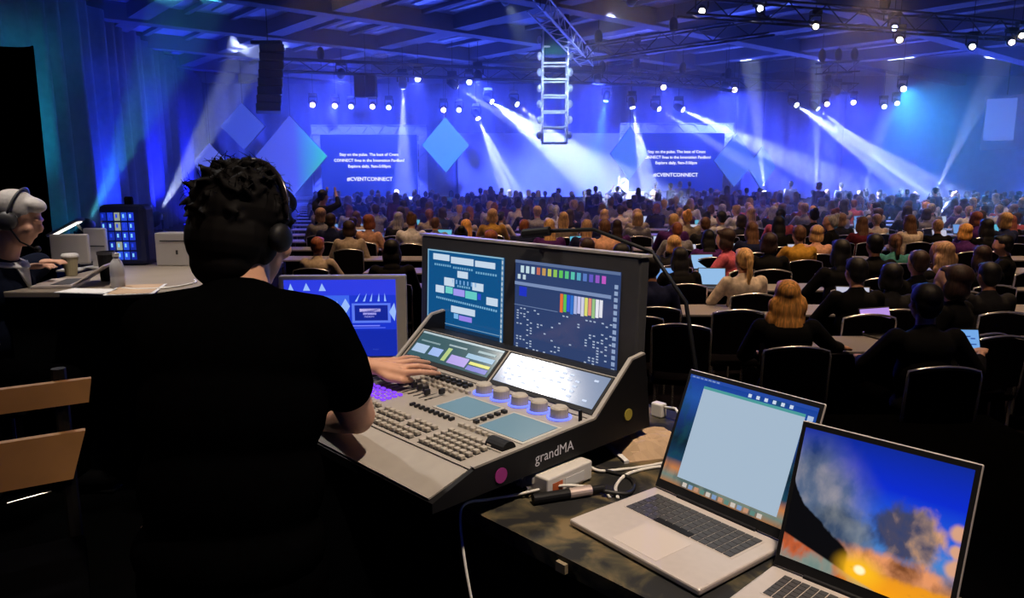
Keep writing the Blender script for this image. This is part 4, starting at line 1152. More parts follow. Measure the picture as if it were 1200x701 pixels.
# ---- slatted wooden chair at the left edge of the control position
q = pt(107, 472, 1.70)
ch = empty('slatted_chair', (q.x, q.y, ZR), (0, 0, R(31.5))); tag(ch, 'wooden slat-back stool chair at the dark edge beside the operator', 'chair')
def zl(px, py, Y): return pt(px, py, Y).z - ZR
def board(z0a, z1a, xr, lean=0.03):
    mb = MB(); L = -0.50
    mb.poly([(L, 0.0, z0a), (xr - lean, 0.0, z0a), (xr, 0.0, z1a), (L, 0.0, z1a)], d=(0, 0.02, 0))
    mb.build('back_slat', M['wood'], ch)
board(zl(107, 471, 1.7), zl(110, 444, 1.7), 0.005, 0.01)
board(zl(80, 556, 1.7), zl(97, 503, 1.7), -0.018, 0.035)
board(zl(22, 421, 1.62), zl(18, 404, 1.62), -0.165, 0.012)
for x in (-0.06, -0.48):
    MB().tube([(x, 0.035, 0.0), (x, 0.035, 1.06)], 0.016, 8).build('back_post', M['black'], ch)
    MB().tube([(x, -0.36, 0.0), (x, -0.36, 0.60)], 0.016, 8).build('front_leg', M['black'], ch)
MB().box(-0.50, -0.04, -0.38, 0.03, 0.60, 0.64, bev=0.01).build('seat', M['blackdrape'], ch)
r0 = pt(60, 576, 1.66); r1 = pt(8, 590, 1.60)
Mi = ch.matrix_basis.inverted() if False else (Matrix.Translation(ch.location) @ Matrix.Rotation(R(31.5), 4, 'Z')).inverted()
MB().tube([Mi @ r0, Mi @ r1], 0.0022, 6).build('metal_rail', M['chrome'], ch)
# ------------------------------------------------------------------ people near the camera
M['blackshirt'] = mat('black t-shirt cotton', (0.0012, 0.0012, 0.0014), 0.95, spec=0.0, noise=(40, 0.3))
M['blackhair'] = mat('black brown hair', (0.0025, 0.0018, 0.0018), 0.7, spec=0.12, noise=(60, 0.4))
M['trousers'] = mat('black trousers', (0.0012, 0.0012, 0.0014), 0.95, spec=0.0, noise=(30, 0.3))
M['navy'] = mat('navy jacket wool', (0.006, 0.009, 0.022), 0.9, spec=0.1, noise=(50, 0.3))
M['greyhair'] = mat('white grey hair', (0.55, 0.52, 0.48), 0.7, noise=(70, 0.25))
M['shoe'] = mat('black shoe leather', (0.002, 0.002, 0.002), 0.8, spec=0.05)

def limb(mb, pts, rads, seg=14):
    """tapered limb with rounded joints"""
    P = [Vector(p) for p in pts]
    for i in range(len(P) - 1):
        mb.tube([P[i], P[i+1]], [rads[i], rads[i+1]], seg)
    for p, r in zip(P, rads): mb.ell(p, (r, r, r), seg, 8)
def frame_M(yaw, pitch=0.0, roll=0.0):
    return Matrix.Rotation(yaw, 4, 'Z') @ Matrix.Rotation(pitch, 4, 'X') @ Matrix.Rotation(roll, 4, 'Y')

def head_shells(mb, c, Mh, s=1.0):
    """skull, jaw, nose, brow, ears; Mh: +y is the face direction"""
    c = Vector(c)
    def E(p, r): mb.ell(c + (Mh @ Vector(p)) * s, tuple(k * s for k in r), 18, 12, Mh)
    E((0, -0.008, 0.030), (0.076, 0.096, 0.092))
    E((0, 0.028, -0.030), (0.062, 0.066, 0.085))
    E((0, 0.048, -0.082), (0.036, 0.038, 0.030))     # chin
    E((0, 0.098, -0.012), (0.011, 0.018, 0.024))     # nose
    E((0, 0.086, 0.026), (0.046, 0.014, 0.012))      # brow
    E((0, 0.086, -0.050), (0.024, 0.012, 0.012))     # lips
    for q in (-1, 1):
        E((q*0.077, -0.008, -0.005), (0.010, 0.020, 0.032))
        E((q*0.040, 0.070, -0.020), (0.022, 0.018, 0.020))

# ---------------- the operator
op = empty('person', (-0.60, 1.48, ZR)); tag(op, 'man in black t-shirt with headphones operating the lighting console', 'person')
Hc = Vector((-0.586, 1.63, 1.935)); Hm = frame_M(R(-22), R(-16))
b = MB()
head_shells(b, Hc, Hm, 1.06)
limb(b, [(-0.586, 1.600, 1.90), (-0.583, 1.555, 1.78)], [0.056, 0.066])
# trunk
for (p, r) in (((-0.585, 1.515, 1.70), (0.185, 0.115, 0.13)), ((-0.585, 1.50, 1.58), (0.175, 0.125, 0.16)), ((-0.59, 1.48, 1.42), (0.165, 0.125, 0.15)), ((-0.595, 1.46, 1.30), (0.175, 0.13, 0.13))):
    b.ell(p, r, 20, 12)
limb(b, [(-0.42, 1.535, 1.735), (-0.375, 1.575, 1.62), (-0.358, 1.635, 1.515)], [0.062, 0.052, 0.043])
limb(b, [(-0.358, 1.635, 1.515), (-0.42, 1.74, 1.47), (-0.49, 1.83, 1.435)], [0.042, 0.036, 0.027])
for k, (dx, dy) in enumerate(((0.0, 0.10), (0.022, 0.105), (-0.022, 0.095), (0.042, 0.085))):    # right hand resting on the wrist pad
    p0 = Vector((-0.50, 1.86, 1.428)) + Vector((dx, 0.03, 0.0))
    limb(b, [p0, p0 + Vector((dx*0.3 - 0.01, 0.035, 0.004)), p0 + Vector((dx*0.4 - 0.02, 0.062, -0.012))], [0.009, 0.0082, 0.007], 10)
b.ell((-0.495, 1.865, 1.43), (0.040, 0.045, 0.014), 14, 8)
limb(b, [(-0.53, 1.85, 1.428), (-0.548, 1.885, 1.424), (-0.55, 1.91, 1.418)], [0.011, 0.010, 0.008], 10)
# left arm reaching across to the keys
Wr = ptz(428, 429, 1.502)
limb(b, [(-0.755, 1.555, 1.735), (-0.775, 1.72, 1.62), (-0.745, 1.93, 1.535)], [0.062, 0.052, 0.045])
limb(b, [(-0.745, 1.93, 1.535), ((-0.745 + Wr.x)/2, (1.93 + Wr.y)/2 + 0.015, 1.522), Wr], [0.045, 0.041, 0.029])
def J(px, py, z): return ptz(px, py, z)
kn = [J(474, 437, 1.497), J(470, 431, 1.505), J(466, 426, 1.503), J(462, 423, 1.496)]
palm = MB()
for k in kn:
    limb(b, [Wr, Wr.lerp(k, 0.5), k], [0.024, 0.019, 0.012], 12)
limb(b, [kn[0], J(492, 436, 1.500), J(507, 437, 1.484), J(515, 438, 1.470)], [0.0112, 0.0098, 0.0088, 0.0075], 12)   # index
limb(b, [kn[1], J(489, 429, 1.508), J(503, 431, 1.492), J(511, 433, 1.474)], [0.0112, 0.0100, 0.0088, 0.0075], 12)  # middle
limb(b, [kn[2], J(483, 423, 1.506), J(495, 424, 1.492), J(503, 425, 1.475)], [0.0105, 0.0095, 0.0084, 0.0072], 12)  # ring
limb(b, [kn[3], J(476, 419, 1.497), J(485, 419, 1.486), J(491, 420, 1.474)], [0.0095, 0.0085, 0.0076, 0.0066], 12)  # little
limb(b, [Wr.lerp(kn[0], 0.25), J(455, 443, 1.482), J(470, 446, 1.478), J(482, 446, 1.470)], [0.016, 0.0125, 0.0105, 0.0085], 12)  # thumb
# legs, standing
for q in (-1, 1):
    x = -0.595 + q * 0.095
    limb(b, [(x, 1.46, 1.30), (x + q*0.01, 1.50, 0.98), (x + q*0.01, 1.45, 0.63)], [0.095, 0.066, 0.042])
    b.ell((x + q*0.01, 1.50, 0.595), (0.045, 0.11, 0.044), 14, 8)
me = remesh(b, 0.0052, 3, 0.5, 'operator_body', M['skin'])
new_obj('body', me, op, -Vector(op.location))
# t-shirt
t = MB()
for (p, r) in (((-0.585, 1.515, 1.70), (0.203, 0.132, 0.135)), ((-0.585, 1.495, 1.58), (0.197, 0.145, 0.17)), ((-0.59, 1.475, 1.42), (0.195, 0.148, 0.17)), ((-0.595, 1.455, 1.29), (0.203, 0.152, 0.11))):
    t.ell(p, r, 20, 12)
limb(t, [(-0.585, 1.545, 1.745), (-0.583, 1.558, 1.780)], [0.115, 0.076])
limb(t, [(-0.50, 1.53, 1.755), (-0.42, 1.535, 1.735), (-0.382, 1.568, 1.645), (-0.372, 1.588, 1.605)], [0.075, 0.080, 0.072, 0.066])
limb(t, [(-0.67, 1.54, 1.755), (-0.755, 1.555, 1.735), (-0.772, 1.68, 1.645), (-0.768, 1.74, 1.610)], [0.075, 0.080, 0.072, 0.066])
me = remesh(t, 0.010, 5, 0.5, 't_shirt', M['blackshirt'])
new_obj('t_shirt', me, op, -Vector(op.location))
t = MB()
t.ell((-0.595, 1.457, 1.24), (0.196, 0.15, 0.12), 18, 10)
for q in (-1, 1):
    x = -0.595 + q * 0.095
    limb(t, [(x, 1.46, 1.22), (x + q*0.01, 1.50, 0.98), (x + q*0.01, 1.45, 0.66)], [0.108, 0.080, 0.060])
new_obj('trousers', remesh(t, 0.014, 4, 0.5, 'trousers', M['trousers']), op, -Vector(op.location))
for q in (-1, 1):
    s_ = MB(); s_.ell((0, 0.03, 0.045), (0.050, 0.125, 0.046), 16, 10); s_.box(-0.045, 0.045, -0.09, 0.15, 0.0, 0.015, bev=0.006)
    s_.build('shoe', M['shoe'], op, Vector((-0.595 + q*0.105, 1.48, ZR)) - Vector(op.location), smooth=True)
# hair: full cap plus tousled locks
hb_ = MB()
def HP(p): return Hc + (Hm @ Vector(p)) * 1.06
for (p, r) in (((0, -0.022, 0.040), (0.098, 0.106, 0.086)), ((0, -0.050, -0.015), (0.090, 0.074, 0.085)), ((0, -0.058, -0.066), (0.070, 0.048, 0.058)), ((0.0, 0.03, 0.078), (0.080, 0.068, 0.040)), ((0.06, -0.02, -0.01), (0.030, 0.045, 0.06)), ((-0.06, -0.02, -0.01), (0.030, 0.045, 0.06))):
    hb_.ell(HP(p), tuple(k*1.06 for k in r), 20, 12, Hm)
rr = random.Random(12)
for i in range(150):
    th = rr.uniform(0, 2*math.pi); ph = rr.uniform(-0.3, 1.35)
    d = Vector((math.cos(th)*math.cos(ph), math.sin(th)*math.cos(ph) , math.sin(ph)))
    if d.y > 0.55 and d.z < 0.55: continue
    base = Vector((d.x*0.088, -0.024 + d.y*0.096, 0.044 + d.z*0.086))
    tang = Vector((rr.uniform(-1, 1), rr.uniform(-1, 1), rr.uniform(-0.8, 0.3)))
    tang = (tang - d * tang.dot(d)).normalized()
    L = rr.uniform(0.02, 0.05)
    p1 = base + d * 0.010 + tang * L * 0.5
    p2 = base + d * rr.uniform(0.004, 0.022) + tang * L
    hb_.tube([HP(base - d*0.006), HP(p1), HP(p2)], [0.010, 0.007, 0.003], 7)
me = remesh(hb_, 0.0045, 1, 0.5, 'hair', M['blackhair'])
new_obj('hair', me, op, -Vector(op.location))
fl = MB()   # loose flyaway strands
for i in range(120):
    th = rr.uniform(0, 2*math.pi); ph = rr.uniform(0.1, 1.4)
    d = Vector((math.cos(th)*math.cos(ph), math.sin(th)*math.cos(ph), math.sin(ph)))
    if d.y > 0.6: continue
    base = Vector((d.x*0.092, -0.024 + d.y*0.10, 0.046 + d.z*0.09))
    tang = Vector((rr.uniform(-1, 1), rr.uniform(-1, 1), rr.uniform(-0.6, 0.6))); tang = (tang - d * tang.dot(d)).normalized()
    L = rr.uniform(0.02, 0.05)
    fl.tube([HP(base), HP(base + d*0.016 + tang*L*0.4), HP(base + d*0.020 + tang*L)], [0.0012, 0.0009, 0.0004], 4)
o = fl.build('loose_strands', M['blackhair'], op, -Vector(op.location)); o['kind'] = 'stuff'
# headphones worn by the operator
hp = empty('headphones', Hc); tag(hp, 'over-ear headphones with a shiny band on the operator head', 'headphones')
band = []
for i in range(17):
    a = math.pi * i / 16
    band.append((Hm @ Vector((0.106*math.cos(a), -0.012, 0.030 + 0.118*math.sin(a)))) * 1.06)
mb = MB(); mb.tube(band, [(0.005, 0.011)] * 17, 8); mb.build('headband', mat('glossy headband', (0.05, 0.04, 0.045), 0.2, 0.6), hp, smooth=True)
for q in (-1, 1):
    Mq = Hm @ Matrix.Rotation(q*math.pi/2, 4, 'Y')
    mb = MB(); mb.lathe([(0, 0.018), (0.018, 0.016), (0.029, 0.009), (0.032, 0.0), (0.028, -0.012), (0.0, -0.012)], 20, Matrix.Translation((Hm @ Vector((q*0.098, -0.010, -0.008)))*1.06) @ Mq)
    mb.build('ear_cup', M['black'], hp, smooth=True)
    mb = MB(); mb.tube([(Hm @ Vector((q*0.108, -0.012, 0.045)))*1.06, (Hm @ Vector((q*0.104, -0.012, 0.075)))*1.06], 0.004, 8); mb.build('slider', M['chrome'], hp)

# ---------------- the man with the headset at the side table
lm = empty('person', (-2.42, 3.5, ZR)); tag(lm, 'grey-haired man in navy jacket and headset at the side table', 'person')
Lh = Vector(pt(20, 257, 3.5)); Lm = frame_M(R(-78), R(-20))
b = MB(); head_shells(b, Lh, Lm, 1.04)
nb = Vector((Lh.x - 0.10, 3.5, Lh.z - 0.22))
limb(b, [Lh + Vector((-0.035, 0, -0.07)), nb], [0.055, 0.064])
b.ell(nb + Vector((-0.03, 0, -0.12)), (0.12, 0.19, 0.13), 16, 10); b.ell(nb + Vector((-0.06, 0, -0.32)), (0.13, 0.17, 0.2), 16, 10); b.ell(nb + Vector((-0.06, 0, -0.5)), (0.15, 0.18, 0.12), 16, 10)
rsx = nb + Vector((-0.03, -0.20, -0.06)); lsx = nb + Vector((-0.03, 0.20, -0.06))
hr = pt(50, 312, 3.60); hl = pt(62, 307, 3.74)
limb(b, [rsx, (rsx.x + 0.02, 3.24, hr.z - 0.02), hr + Vector((-0.08, -0.03, 0))], [0.06, 0.046, 0.028])
limb(b, [lsx, (lsx.x + 0.04, 3.76, hl.z - 0.02), hl + Vector((-0.08, 0, 0))], [0.06, 0.046, 0.028])
for hnd in (hr, hl):
    b.ell(hnd + Vector((-0.035, 0, 0)), (0.05, 0.038, 0.016), 12, 8)
    for k in range(4):
        limb(b, [hnd + Vector((0.0, -0.028 + k*0.019, 0.003)), hnd + Vector((0.04 - abs(k-1.4)*0.006, -0.030 + k*0.020, 0.004)), hnd + Vector((0.066 - abs(k-1.4)*0.008, -0.030 + k*0.020, -0.010))], [0.009, 0.0082, 0.007], 8)
    limb(b, [hnd + Vector((-0.04, 0.035, 0)), hnd + Vector((-0.01, 0.055, -0.002)), hnd + Vector((0.015, 0.058, -0.006))], [0.011, 0.0095, 0.008], 8)
hipz = 1.10
for q in (-1, 1):
    limb(b, [(nb.x - 0.06, 3.5 + q*0.1, hipz), (nb.x + 0.36, 3.5 + q*0.13, hipz), (nb.x + 0.34, 3.5 + q*0.13, 0.65)], [0.085, 0.062, 0.042])
    b.ell((nb.x + 0.40, 3.5 + q*0.13, 0.595), (0.11, 0.045, 0.043), 12, 8)
    s_ = MB(); s_.ell((0.06, 0, 0.05), (0.135, 0.055, 0.05), 14, 8); s_.box(-0.06, 0.19, -0.045, 0.045, 0, 0.015, bev=0.005)
    s_.build('shoe', M['shoe'], lm, Vector((nb.x + 0.34, 3.5 + q*0.13, ZR)) - Vector(lm.location), smooth=True)
new_obj('body', remesh(b, 0.0075, 3, 0.5, 'technician_body', M['skin']), lm, -Vector(lm.location))
t = MB()
t.ell(nb + Vector((-0.035, 0, -0.13)), (0.145, 0.215, 0.14), 16, 10); t.ell(nb + Vector((-0.065, 0, -0.32)), (0.16, 0.20, 0.22), 16, 10); t.ell(nb + Vector((-0.065, 0, -0.52)), (0.175, 0.21, 0.13), 16, 10)
limb(t, [nb + Vector((-0.02, 0, -0.05)), nb + Vector((0.0, 0, 0.0))], [0.12, 0.082])
limb(t, [rsx, (rsx.x + 0.02, 3.24, hr.z - 0.015), hr + Vector((-0.10, -0.035, 0))], [0.078, 0.064, 0.045])
limb(t, [lsx, (lsx.x + 0.04, 3.76, hl.z - 0.015), hl + Vector((-0.10, 0, 0))], [0.078, 0.064, 0.045])
new_obj('jacket', remesh(t, 0.013, 4, 0.5, 'jacket', M['navy']), lm, -Vector(lm.location))
t = MB()
for q in (-1, 1): limb(t, [(nb.x - 0.06, 3.5 + q*0.1, hipz), (nb.x + 0.36, 3.5 + q*0.13, hipz), (nb.x + 0.34, 3.5 + q*0.13, 0.66)], [0.105, 0.078, 0.058])
t.ell((nb.x - 0.06, 3.5, hipz), (0.17, 0.2, 0.11), 14, 8)
new_obj('trousers', remesh(t, 0.015, 3, 0.5, 'trousers', M['trousers']), lm, -Vector(lm.location))
t = MB(); cl = []
for i in range(14):
    a = 2*math.pi*i/14
    cl.append(nb + Vector((0.012 + 0.088*math.cos(a), 0.088*math.sin(a), 0.022 - 0.02*math.cos(a))))
t.tube(cl, [(0.010, 0.026)]*14, 8, closed=True)
t.poly([nb + Vector((0.085, -0.05, 0.02)), nb + Vector((0.125, 0.0, -0.12)), nb + Vector((0.085, 0.05, 0.02))], d=(0.012, 0, 0))
t.build('shirt_collar', M['whitepaper'], lm, -Vector(lm.location), smooth=True)
hb_ = MB()
for (p, r) in (((0, -0.020, 0.046), (0.085, 0.098, 0.086)), ((0, -0.060, -0.005), (0.078, 0.055, 0.075)), ((0, 0.045, 0.085), (0.062, 0.055, 0.035))):
    hb_.ell(Lh + (Lm @ Vector(p))*1.04, tuple(k*1.04 for k in r), 18, 12, Lm)
new_obj('hair', remesh(hb_, 0.008, 2, 0.5, 'hair', M['greyhair']), lm, -Vector(lm.location))
hs = empty('headset', Lh); tag(hs, 'dark intercom headset with microphone boom on the grey-haired man', 'headset')
band = [(Lm @ Vector((0.098*math.cos(math.pi*i/14), -0.01, 0.03 + 0.110*math.sin(math.pi*i/14))))*1.04 for i in range(15)]
mb = MB(); mb.tube(band, [(0.005, 0.013)]*15, 8); mb.build('headband', M['darkgrey'], hs, smooth=True)
for q in (-1, 1):
    mb = MB(); mb.lathe([(0, 0.03), (0.03, 0.026), (0.043, 0.012), (0.045, -0.01), (0, -0.01)], 18, Matrix.Translation((Lm @ Vector((q*0.09, -0.006, -0.005)))*1.04) @ Lm @ Matrix.Rotation(q*math.pi/2, 4, 'Y')); mb.build('ear_cup', M['darkgrey'], hs, smooth=True)
mb = MB(); mb.tube([(Lm @ Vector(p))*1.04 for p in ((0.105, 0.01, -0.02), (0.095, 0.07, -0.075), (0.05, 0.118, -0.095))], 0.004, 8); mb.build('mic_boom', M['black'], hs)
mb = MB(); mb.ell((Lm @ Vector((0.035, 0.125, -0.097)))*1.04, (0.016, 0.016, 0.016), 10, 8); mb.build('mic_windshield', M['black'], hs, smooth=True)
# his chair
tc_ = empty('office_chair', (nb.x - 0.06, 3.5, ZR)); tag(tc_, 'dark office chair under the man with the headset', 'chair')
MB().box(-0.22, 0.24, -0.23, 0.23, 0.39, 0.45, bev=0.02).build('seat', M['black'], tc_)
MB().box(-0.27, -0.22, -0.2, 0.2, 0.52, 0.80, bev=0.015).build('backrest', M['black'], tc_)
MB().box(-0.25, -0.21, -0.03, 0.03, 0.40, 0.56).build('back_bracket', M['black'], tc_)
MB().tube([(0, 0, 0.06), (0, 0, 0.39)], 0.03, 10).build('gas_post', M['black'], tc_)
for k in range(5):
    a = 2*math.pi*k/5
    MB().tube([(0, 0, 0.08), (0.26*math.cos(a), 0.26*math.sin(a), 0.05)], 0.018, 8).build('foot_arm', M['black'], tc_)
    MB().lathe([(0, -0.012), (0.024, -0.012), (0.024, 0.012), (0, 0.012)], 12, Matrix.Translation((0.26*math.cos(a), 0.26*math.sin(a), 0.0245)) @ Matrix.Rotation(math.pi/2, 4, 'X')).build('caster', M['black'], tc_)

# ------------------------------------------------------------------ side table and what stands on it
ZS = 1.52
# table: left and front edges inside the riser
sd = empty('side_table', (-1.95, 3.90, ZR)); tag(sd, 'side table with papers, laptop and lit rack at the riser edge', 'table')
MB().box(-0.42, 0.55, -0.52, 0.62, ZS - ZR - 0.03, ZS - ZR, bev=0.005).build('tabletop', mat('pale laminate', (0.30, 0.25, 0.19), 0.6, noise=(6, 0.15)), sd)
for x in (-0.36, 0.47):
    for y in (-0.44, 0.54): MB().tube([(x, y, 0), (x, y, ZS - ZR - 0.03)], 0.018, 8).build('leg', M['blackmetal'], sd)
MB().box(-0.40, 0.53, -0.50, -0.49, 0.03, ZS - ZR - 0.03).build('skirt', M['cloth'], sd)
def on(px, py): return ptz(px, py, ZS)
# silver laptop seen side-on, low lid
p = on(72, 334)
ls = empty('laptop', (p.x, p.y, ZS), (0, 0, R(-78))); tag(ls, 'silver laptop in front of the man with the headset', 'laptop')
MB().box(-0.13, 0.13, -0.09, 0.09, 0.0, 0.016, bev=0.004).build('base', M['alu'], ls)
MB().box(-0.11, 0.11, -0.01, 0.075, 0.0158, 0.0168).build('keyboard', M['darkgrey'], ls)
lid = MB().box(-0.13, 0.13, 0.0, 0.007, 0.0, 0.17, bev=0.003).build('lid', M['alu'], ls, (0, 0.092, 0.018), (R(-58), 0, 0))
# papers
for k, (px, py, w_, h_, rz, lab) in enumerate(((104, 342, 0.26, 0.12, -8, 'sheet of paper at the front edge of the side table'), (160, 340, 0.21, 0.30, 14, 'sheet of paper beside the water bottle'))):
    p = on(px, py)
    o = empty('paper_sheet', (p.x, p.y, ZS), (0, 0, R(rz))); tag(o, lab, 'paper', 'papers on the side table')
    MB().box(-w_/2, w_/2, -h_/2, h_/2, 0.0005, 0.004).build('sheet_stack', M['whitepaper'], o)
    MB().box(-w_/2 + 0.01, w_/2 - 0.015, -h_/2 + 0.012, h_/2, 0.0042, 0.0052).build('top_sheet', M['paper'] if k else M['whitepaper'], o)
# water bottle
p = on(139, 337)
wb = empty('water_bottle', (p.x, p.y, ZS)); tag(wb, 'clear plastic water bottle with frosted body on the side table', 'bottle')
gl_ = mat('frosted clear plastic', (0.75, 0.74, 0.72), 0.35, trans=0.35)
MB().lathe([(0, 0.002), (0.028, 0.002), (0.032, 0.008), (0.032, 0.05), (0.030, 0.055), (0.032, 0.06), (0.032, 0.10), (0.024, 0.125), (0.013, 0.140), (0.013, 0.150), (0, 0.150)], 20).build('bottle_body', gl_, wb, smooth=True)
MB().lathe([(0, 0.150), (0.015, 0.150), (0.015, 0.166), (0, 0.166)], 16).build('cap', M['white'], wb)
# paper cup and dark cup
p = on(84, 323)
pc = empty('paper_cup', (p.x, p.y, ZS)); tag(pc, 'pale paper cup with white lid behind the silver laptop', 'cup')
MB().lathe([(0, 0.001), (0.028, 0.001), (0.040, 0.10), (0, 0.10)], 18).build('cup_body', mat('kraft sleeve', (0.45, 0.40, 0.25), 0.8, noise=(20, 0.1)), pc, smooth=False)
MB().lathe([(0, 0.10), (0.043, 0.10), (0.043, 0.108), (0.036, 0.118), (0, 0.118)], 18).build('lid', M['white'], pc)
p = on(127, 329)
bc = empty('dark_tumbler', (p.x, p.y, ZS)); tag(bc, 'black tumbler cup standing behind the water bottle', 'cup')
MB().lathe([(0, 0.001), (0.034, 0.001), (0.042, 0.145), (0.039, 0.145), (0.033, 0.02), (0, 0.02)], 18).build('cup_body', M['black'], bc, smooth=False)
MB().lathe([(0.0412, 0.135), (0.0435, 0.135), (0.0435, 0.15), (0.0412, 0.15)], 18).build('rim', M['darkgrey'], bc)
# equipment shelf: two pale monitor backs
for k, (px, py, w_, h_, rz, lab) in enumerate(((82, 318, 0.20, 0.205, 8, 'blank white monitor back facing the man with the headset'), (112, 322, 0.13, 0.23, -6, 'pale document holder panel beside the lit rack'))):
    p = on(px, py); yy = 4.10 if k == 0 else 4.22
    p = pt(px, 300, yy)
    o = empty('monitor' if k == 0 else 'document_stand', (p.x, yy, ZS), (0, 0, R(rz))); tag(o, lab, 'monitor' if k == 0 else 'document stand')
    MB().box(-w_/2, w_/2, 0, 0.03, 0.04, h_, bev=0.008).build('housing' if k == 0 else 'panel', M['white'], o)
    MB().box(-0.06, 0.06, -0.05, 0.08, 0.0, 0.012, bev=0.003).build('foot', M['white'], o)
    MB().box(-0.02, 0.02, 0.0, 0.03, 0.01, 0.06).build('neck', M['white'], o)
    if k: MB().box(-w_/2 + 0.005, w_/2 - 0.005, -0.006, 0.0, 0.125, 0.131).build('clip_bar', M['darkgrey'], o)
# desk lamp with a flat head
p = pt(100, 300, 4.36)
dl = empty('desk_lamp', (p.x + 0.03, 4.36, ZS)); tag(dl, 'slim desk lamp with flat tilted head on the side table', 'lamp')
MB().lathe([(0, 0), (0.06, 0), (0.06, 0.012), (0.01, 0.02), (0, 0.02)], 18).build('base', M['darkgrey'], dl)
mb = MB(); mb.tube([(0, 0, 0.02), (0.0, 0, 0.12), (-0.02, 0, 0.20), (-0.06, 0, 0.24)], 0.008, 8); mb.build('arm', M['darkgrey'], dl, smooth=True)
MB().box(-0.11, 0.11, -0.035, 0.035, -0.008, 0.008, bev=0.003).build('lamp_head', M['silver'], dl, (-0.13, 0, 0.225), (0, R(-26), 0))
MB().box(-0.09, 0.09, -0.026, 0.026, -0.0115, -0.0085).build('light_strip', emat('lamp strip', (1.0, 0.93, 0.85), 3.0), dl, (-0.13, 0, 0.225), (0, R(-26), 0))
spot('desk_lamp_beam', (dl.location.x - 0.135, 4.36, ZS + 0.20), (dl.location.x - 0.10, 4.0, ZS), (1.0, 0.92, 0.85), 1.4, 140, 0.8, 0.03)
# lit rack with badges
p0 = pt(113, 240, 4.35); p1 = pt(174, 318, 4.35)
rk_ = empty('equipment_rack', ((p0.x + p1.x)/2, 4.35, ZS)); tag(rk_, 'blue-lit radio rack full of small glowing panels on the side table', 'rack')
w_ = p1.x - p0.x; h_ = p0.z - ZS
MB().box(-w_/2, w_/2, 0.0, 0.14, 0.0, h_, bev=0.03).build('case', mat('blue lit plastic case', (0.02, 0.03, 0.12), 0.4, noise=(9, 0.3)), rk_)
MB().lathe([(0, 0), (0.025, 0), (0.025, 0.04), (0.02, 0.05), (0, 0.05)], 14).build('handle_knob', M['black'], rk_, (0.02, 0.07, h_ - 0.005))
rr = random.Random(9)
cols = [(30, 60, 215), (40, 80, 225), (20, 40, 160), (150, 160, 150), (120, 190, 235), (35, 55, 190)]
for r_ in range(5):
    for c_ in range(5):
        x0 = -w_/2 + 0.018 + c_ * (w_ - 0.07)/5; x1 = x0 + (w_ - 0.07)/5 - 0.008
        z0_ = 0.035 + r_ * (h_ - 0.07)/5; z1_ = z0_ + (h_ - 0.07)/5 - 0.010
        if (r_, c_) in ((0, 0), (1, 0), (0, 1)): continue
        o = MB().box(x0, x1, -0.006, 0.0, z0_, z1_, bev=0.002).build('lit_module', emat('module light', srgb(*(cols[3] if c_ == 2 and r_ in (1, 3, 4) else rr.choice(cols[:3]))), 0.9), rk_)
        MB().box(x0 + (x1-x0)*0.3, x0 + (x1-x0)*0.6, -0.0075, -0.006, z0_ + (z1_-z0_)*0.35, z0_ + (z1_-z0_)*0.8).build('indicator', emat('indicator light', srgb(*cols[4 if rr.random() < 0.7 else 0]), 1.2), o)
spot('rack_glow_beam', (rk_.location.x - 0.02, 4.32, ZS + h_*0.6), (rk_.location.x - 0.1, 3.8, ZS), (0.1, 0.2, 1.0), 1.0, 150, 0.9, 0.08)
# white PC tower
p0 = pt(187, 272, 4.4); p1 = pt(226, 330, 4.4)
pcw = empty('computer_tower', (p0.x + 0.12, 4.35, 0)); 
pcw.location.z = ZS; tag(pcw, 'white computer tower behind the operator shoulder', 'computer')
hh_ = p0.z - ZS
MB().box(-0.12, 0.13, -0.02, 0.10, 0.0, hh_, bev=0.006).build('case', M['white'], pcw)
MB().box(-0.09, 0.10, -0.024, -0.02, hh_ - 0.05, hh_ - 0.044).build('drive_slot', M['darkgrey'], pcw)
MB().box(0.0, 0.012, -0.024, -0.02, hh_*0.35, hh_*0.48).build('logo_badge', M['darkgrey'], pcw)
MB().lathe([(0, 0), (0.008, 0), (0.008, 0.004), (0, 0.004)], 10).build('power_light', emat('power light', (0.9, 0.95, 1.0), 5), pcw, (0.085, -0.021, hh_*0.68), (math.pi/2, 0, 0))
q = on(170, 338)
cable('cable', [(q.x - 0.10, q.y - 0.02, ZS + 0.004), (q.x, q.y - 0.05, ZS + 0.004), (q.x + 0.12, q.y, ZS + 0.004), (q.x + 0.17, q.y + 0.15, ZS + 0.004), (q.x + 0.13, q.y + 0.25, ZS + 0.004)], 0.005, M['cablewhite'], 'white cable curling beside the water bottle')
# ------------------------------------------------------------------ audience
M['o_top'] = objcolor_mat('clothing fabric', 0.9, 0.15, (22, 0.25))
M['o_hair'] = objcolor_mat('combed hair', 0.6, 0.35, (26, 0.5), (3.0, 3.0, 0.45))
M['o_skin'] = objcolor_mat('skin', 0.6, 0.3, (14, 0.12))
M['tabletop'] = mat('grey white table cloth top', (0.24, 0.225, 0.235), 0.8, noise=(5, 0.08))
M['skirt'] = mat('black table skirt', (0.01, 0.009, 0.014), 0.95, spec=0.05, noise=(12, 0.4))
M['chairfab'] = mat('dark chair fabric', (0.004, 0.0036, 0.005), 0.95, spec=0.02, noise=(30, 0.4))
M['chairgrey'] = mat('grey chair cover', (0.16, 0.14, 0.15), 0.9, spec=0.1, noise=(30, 0.2))

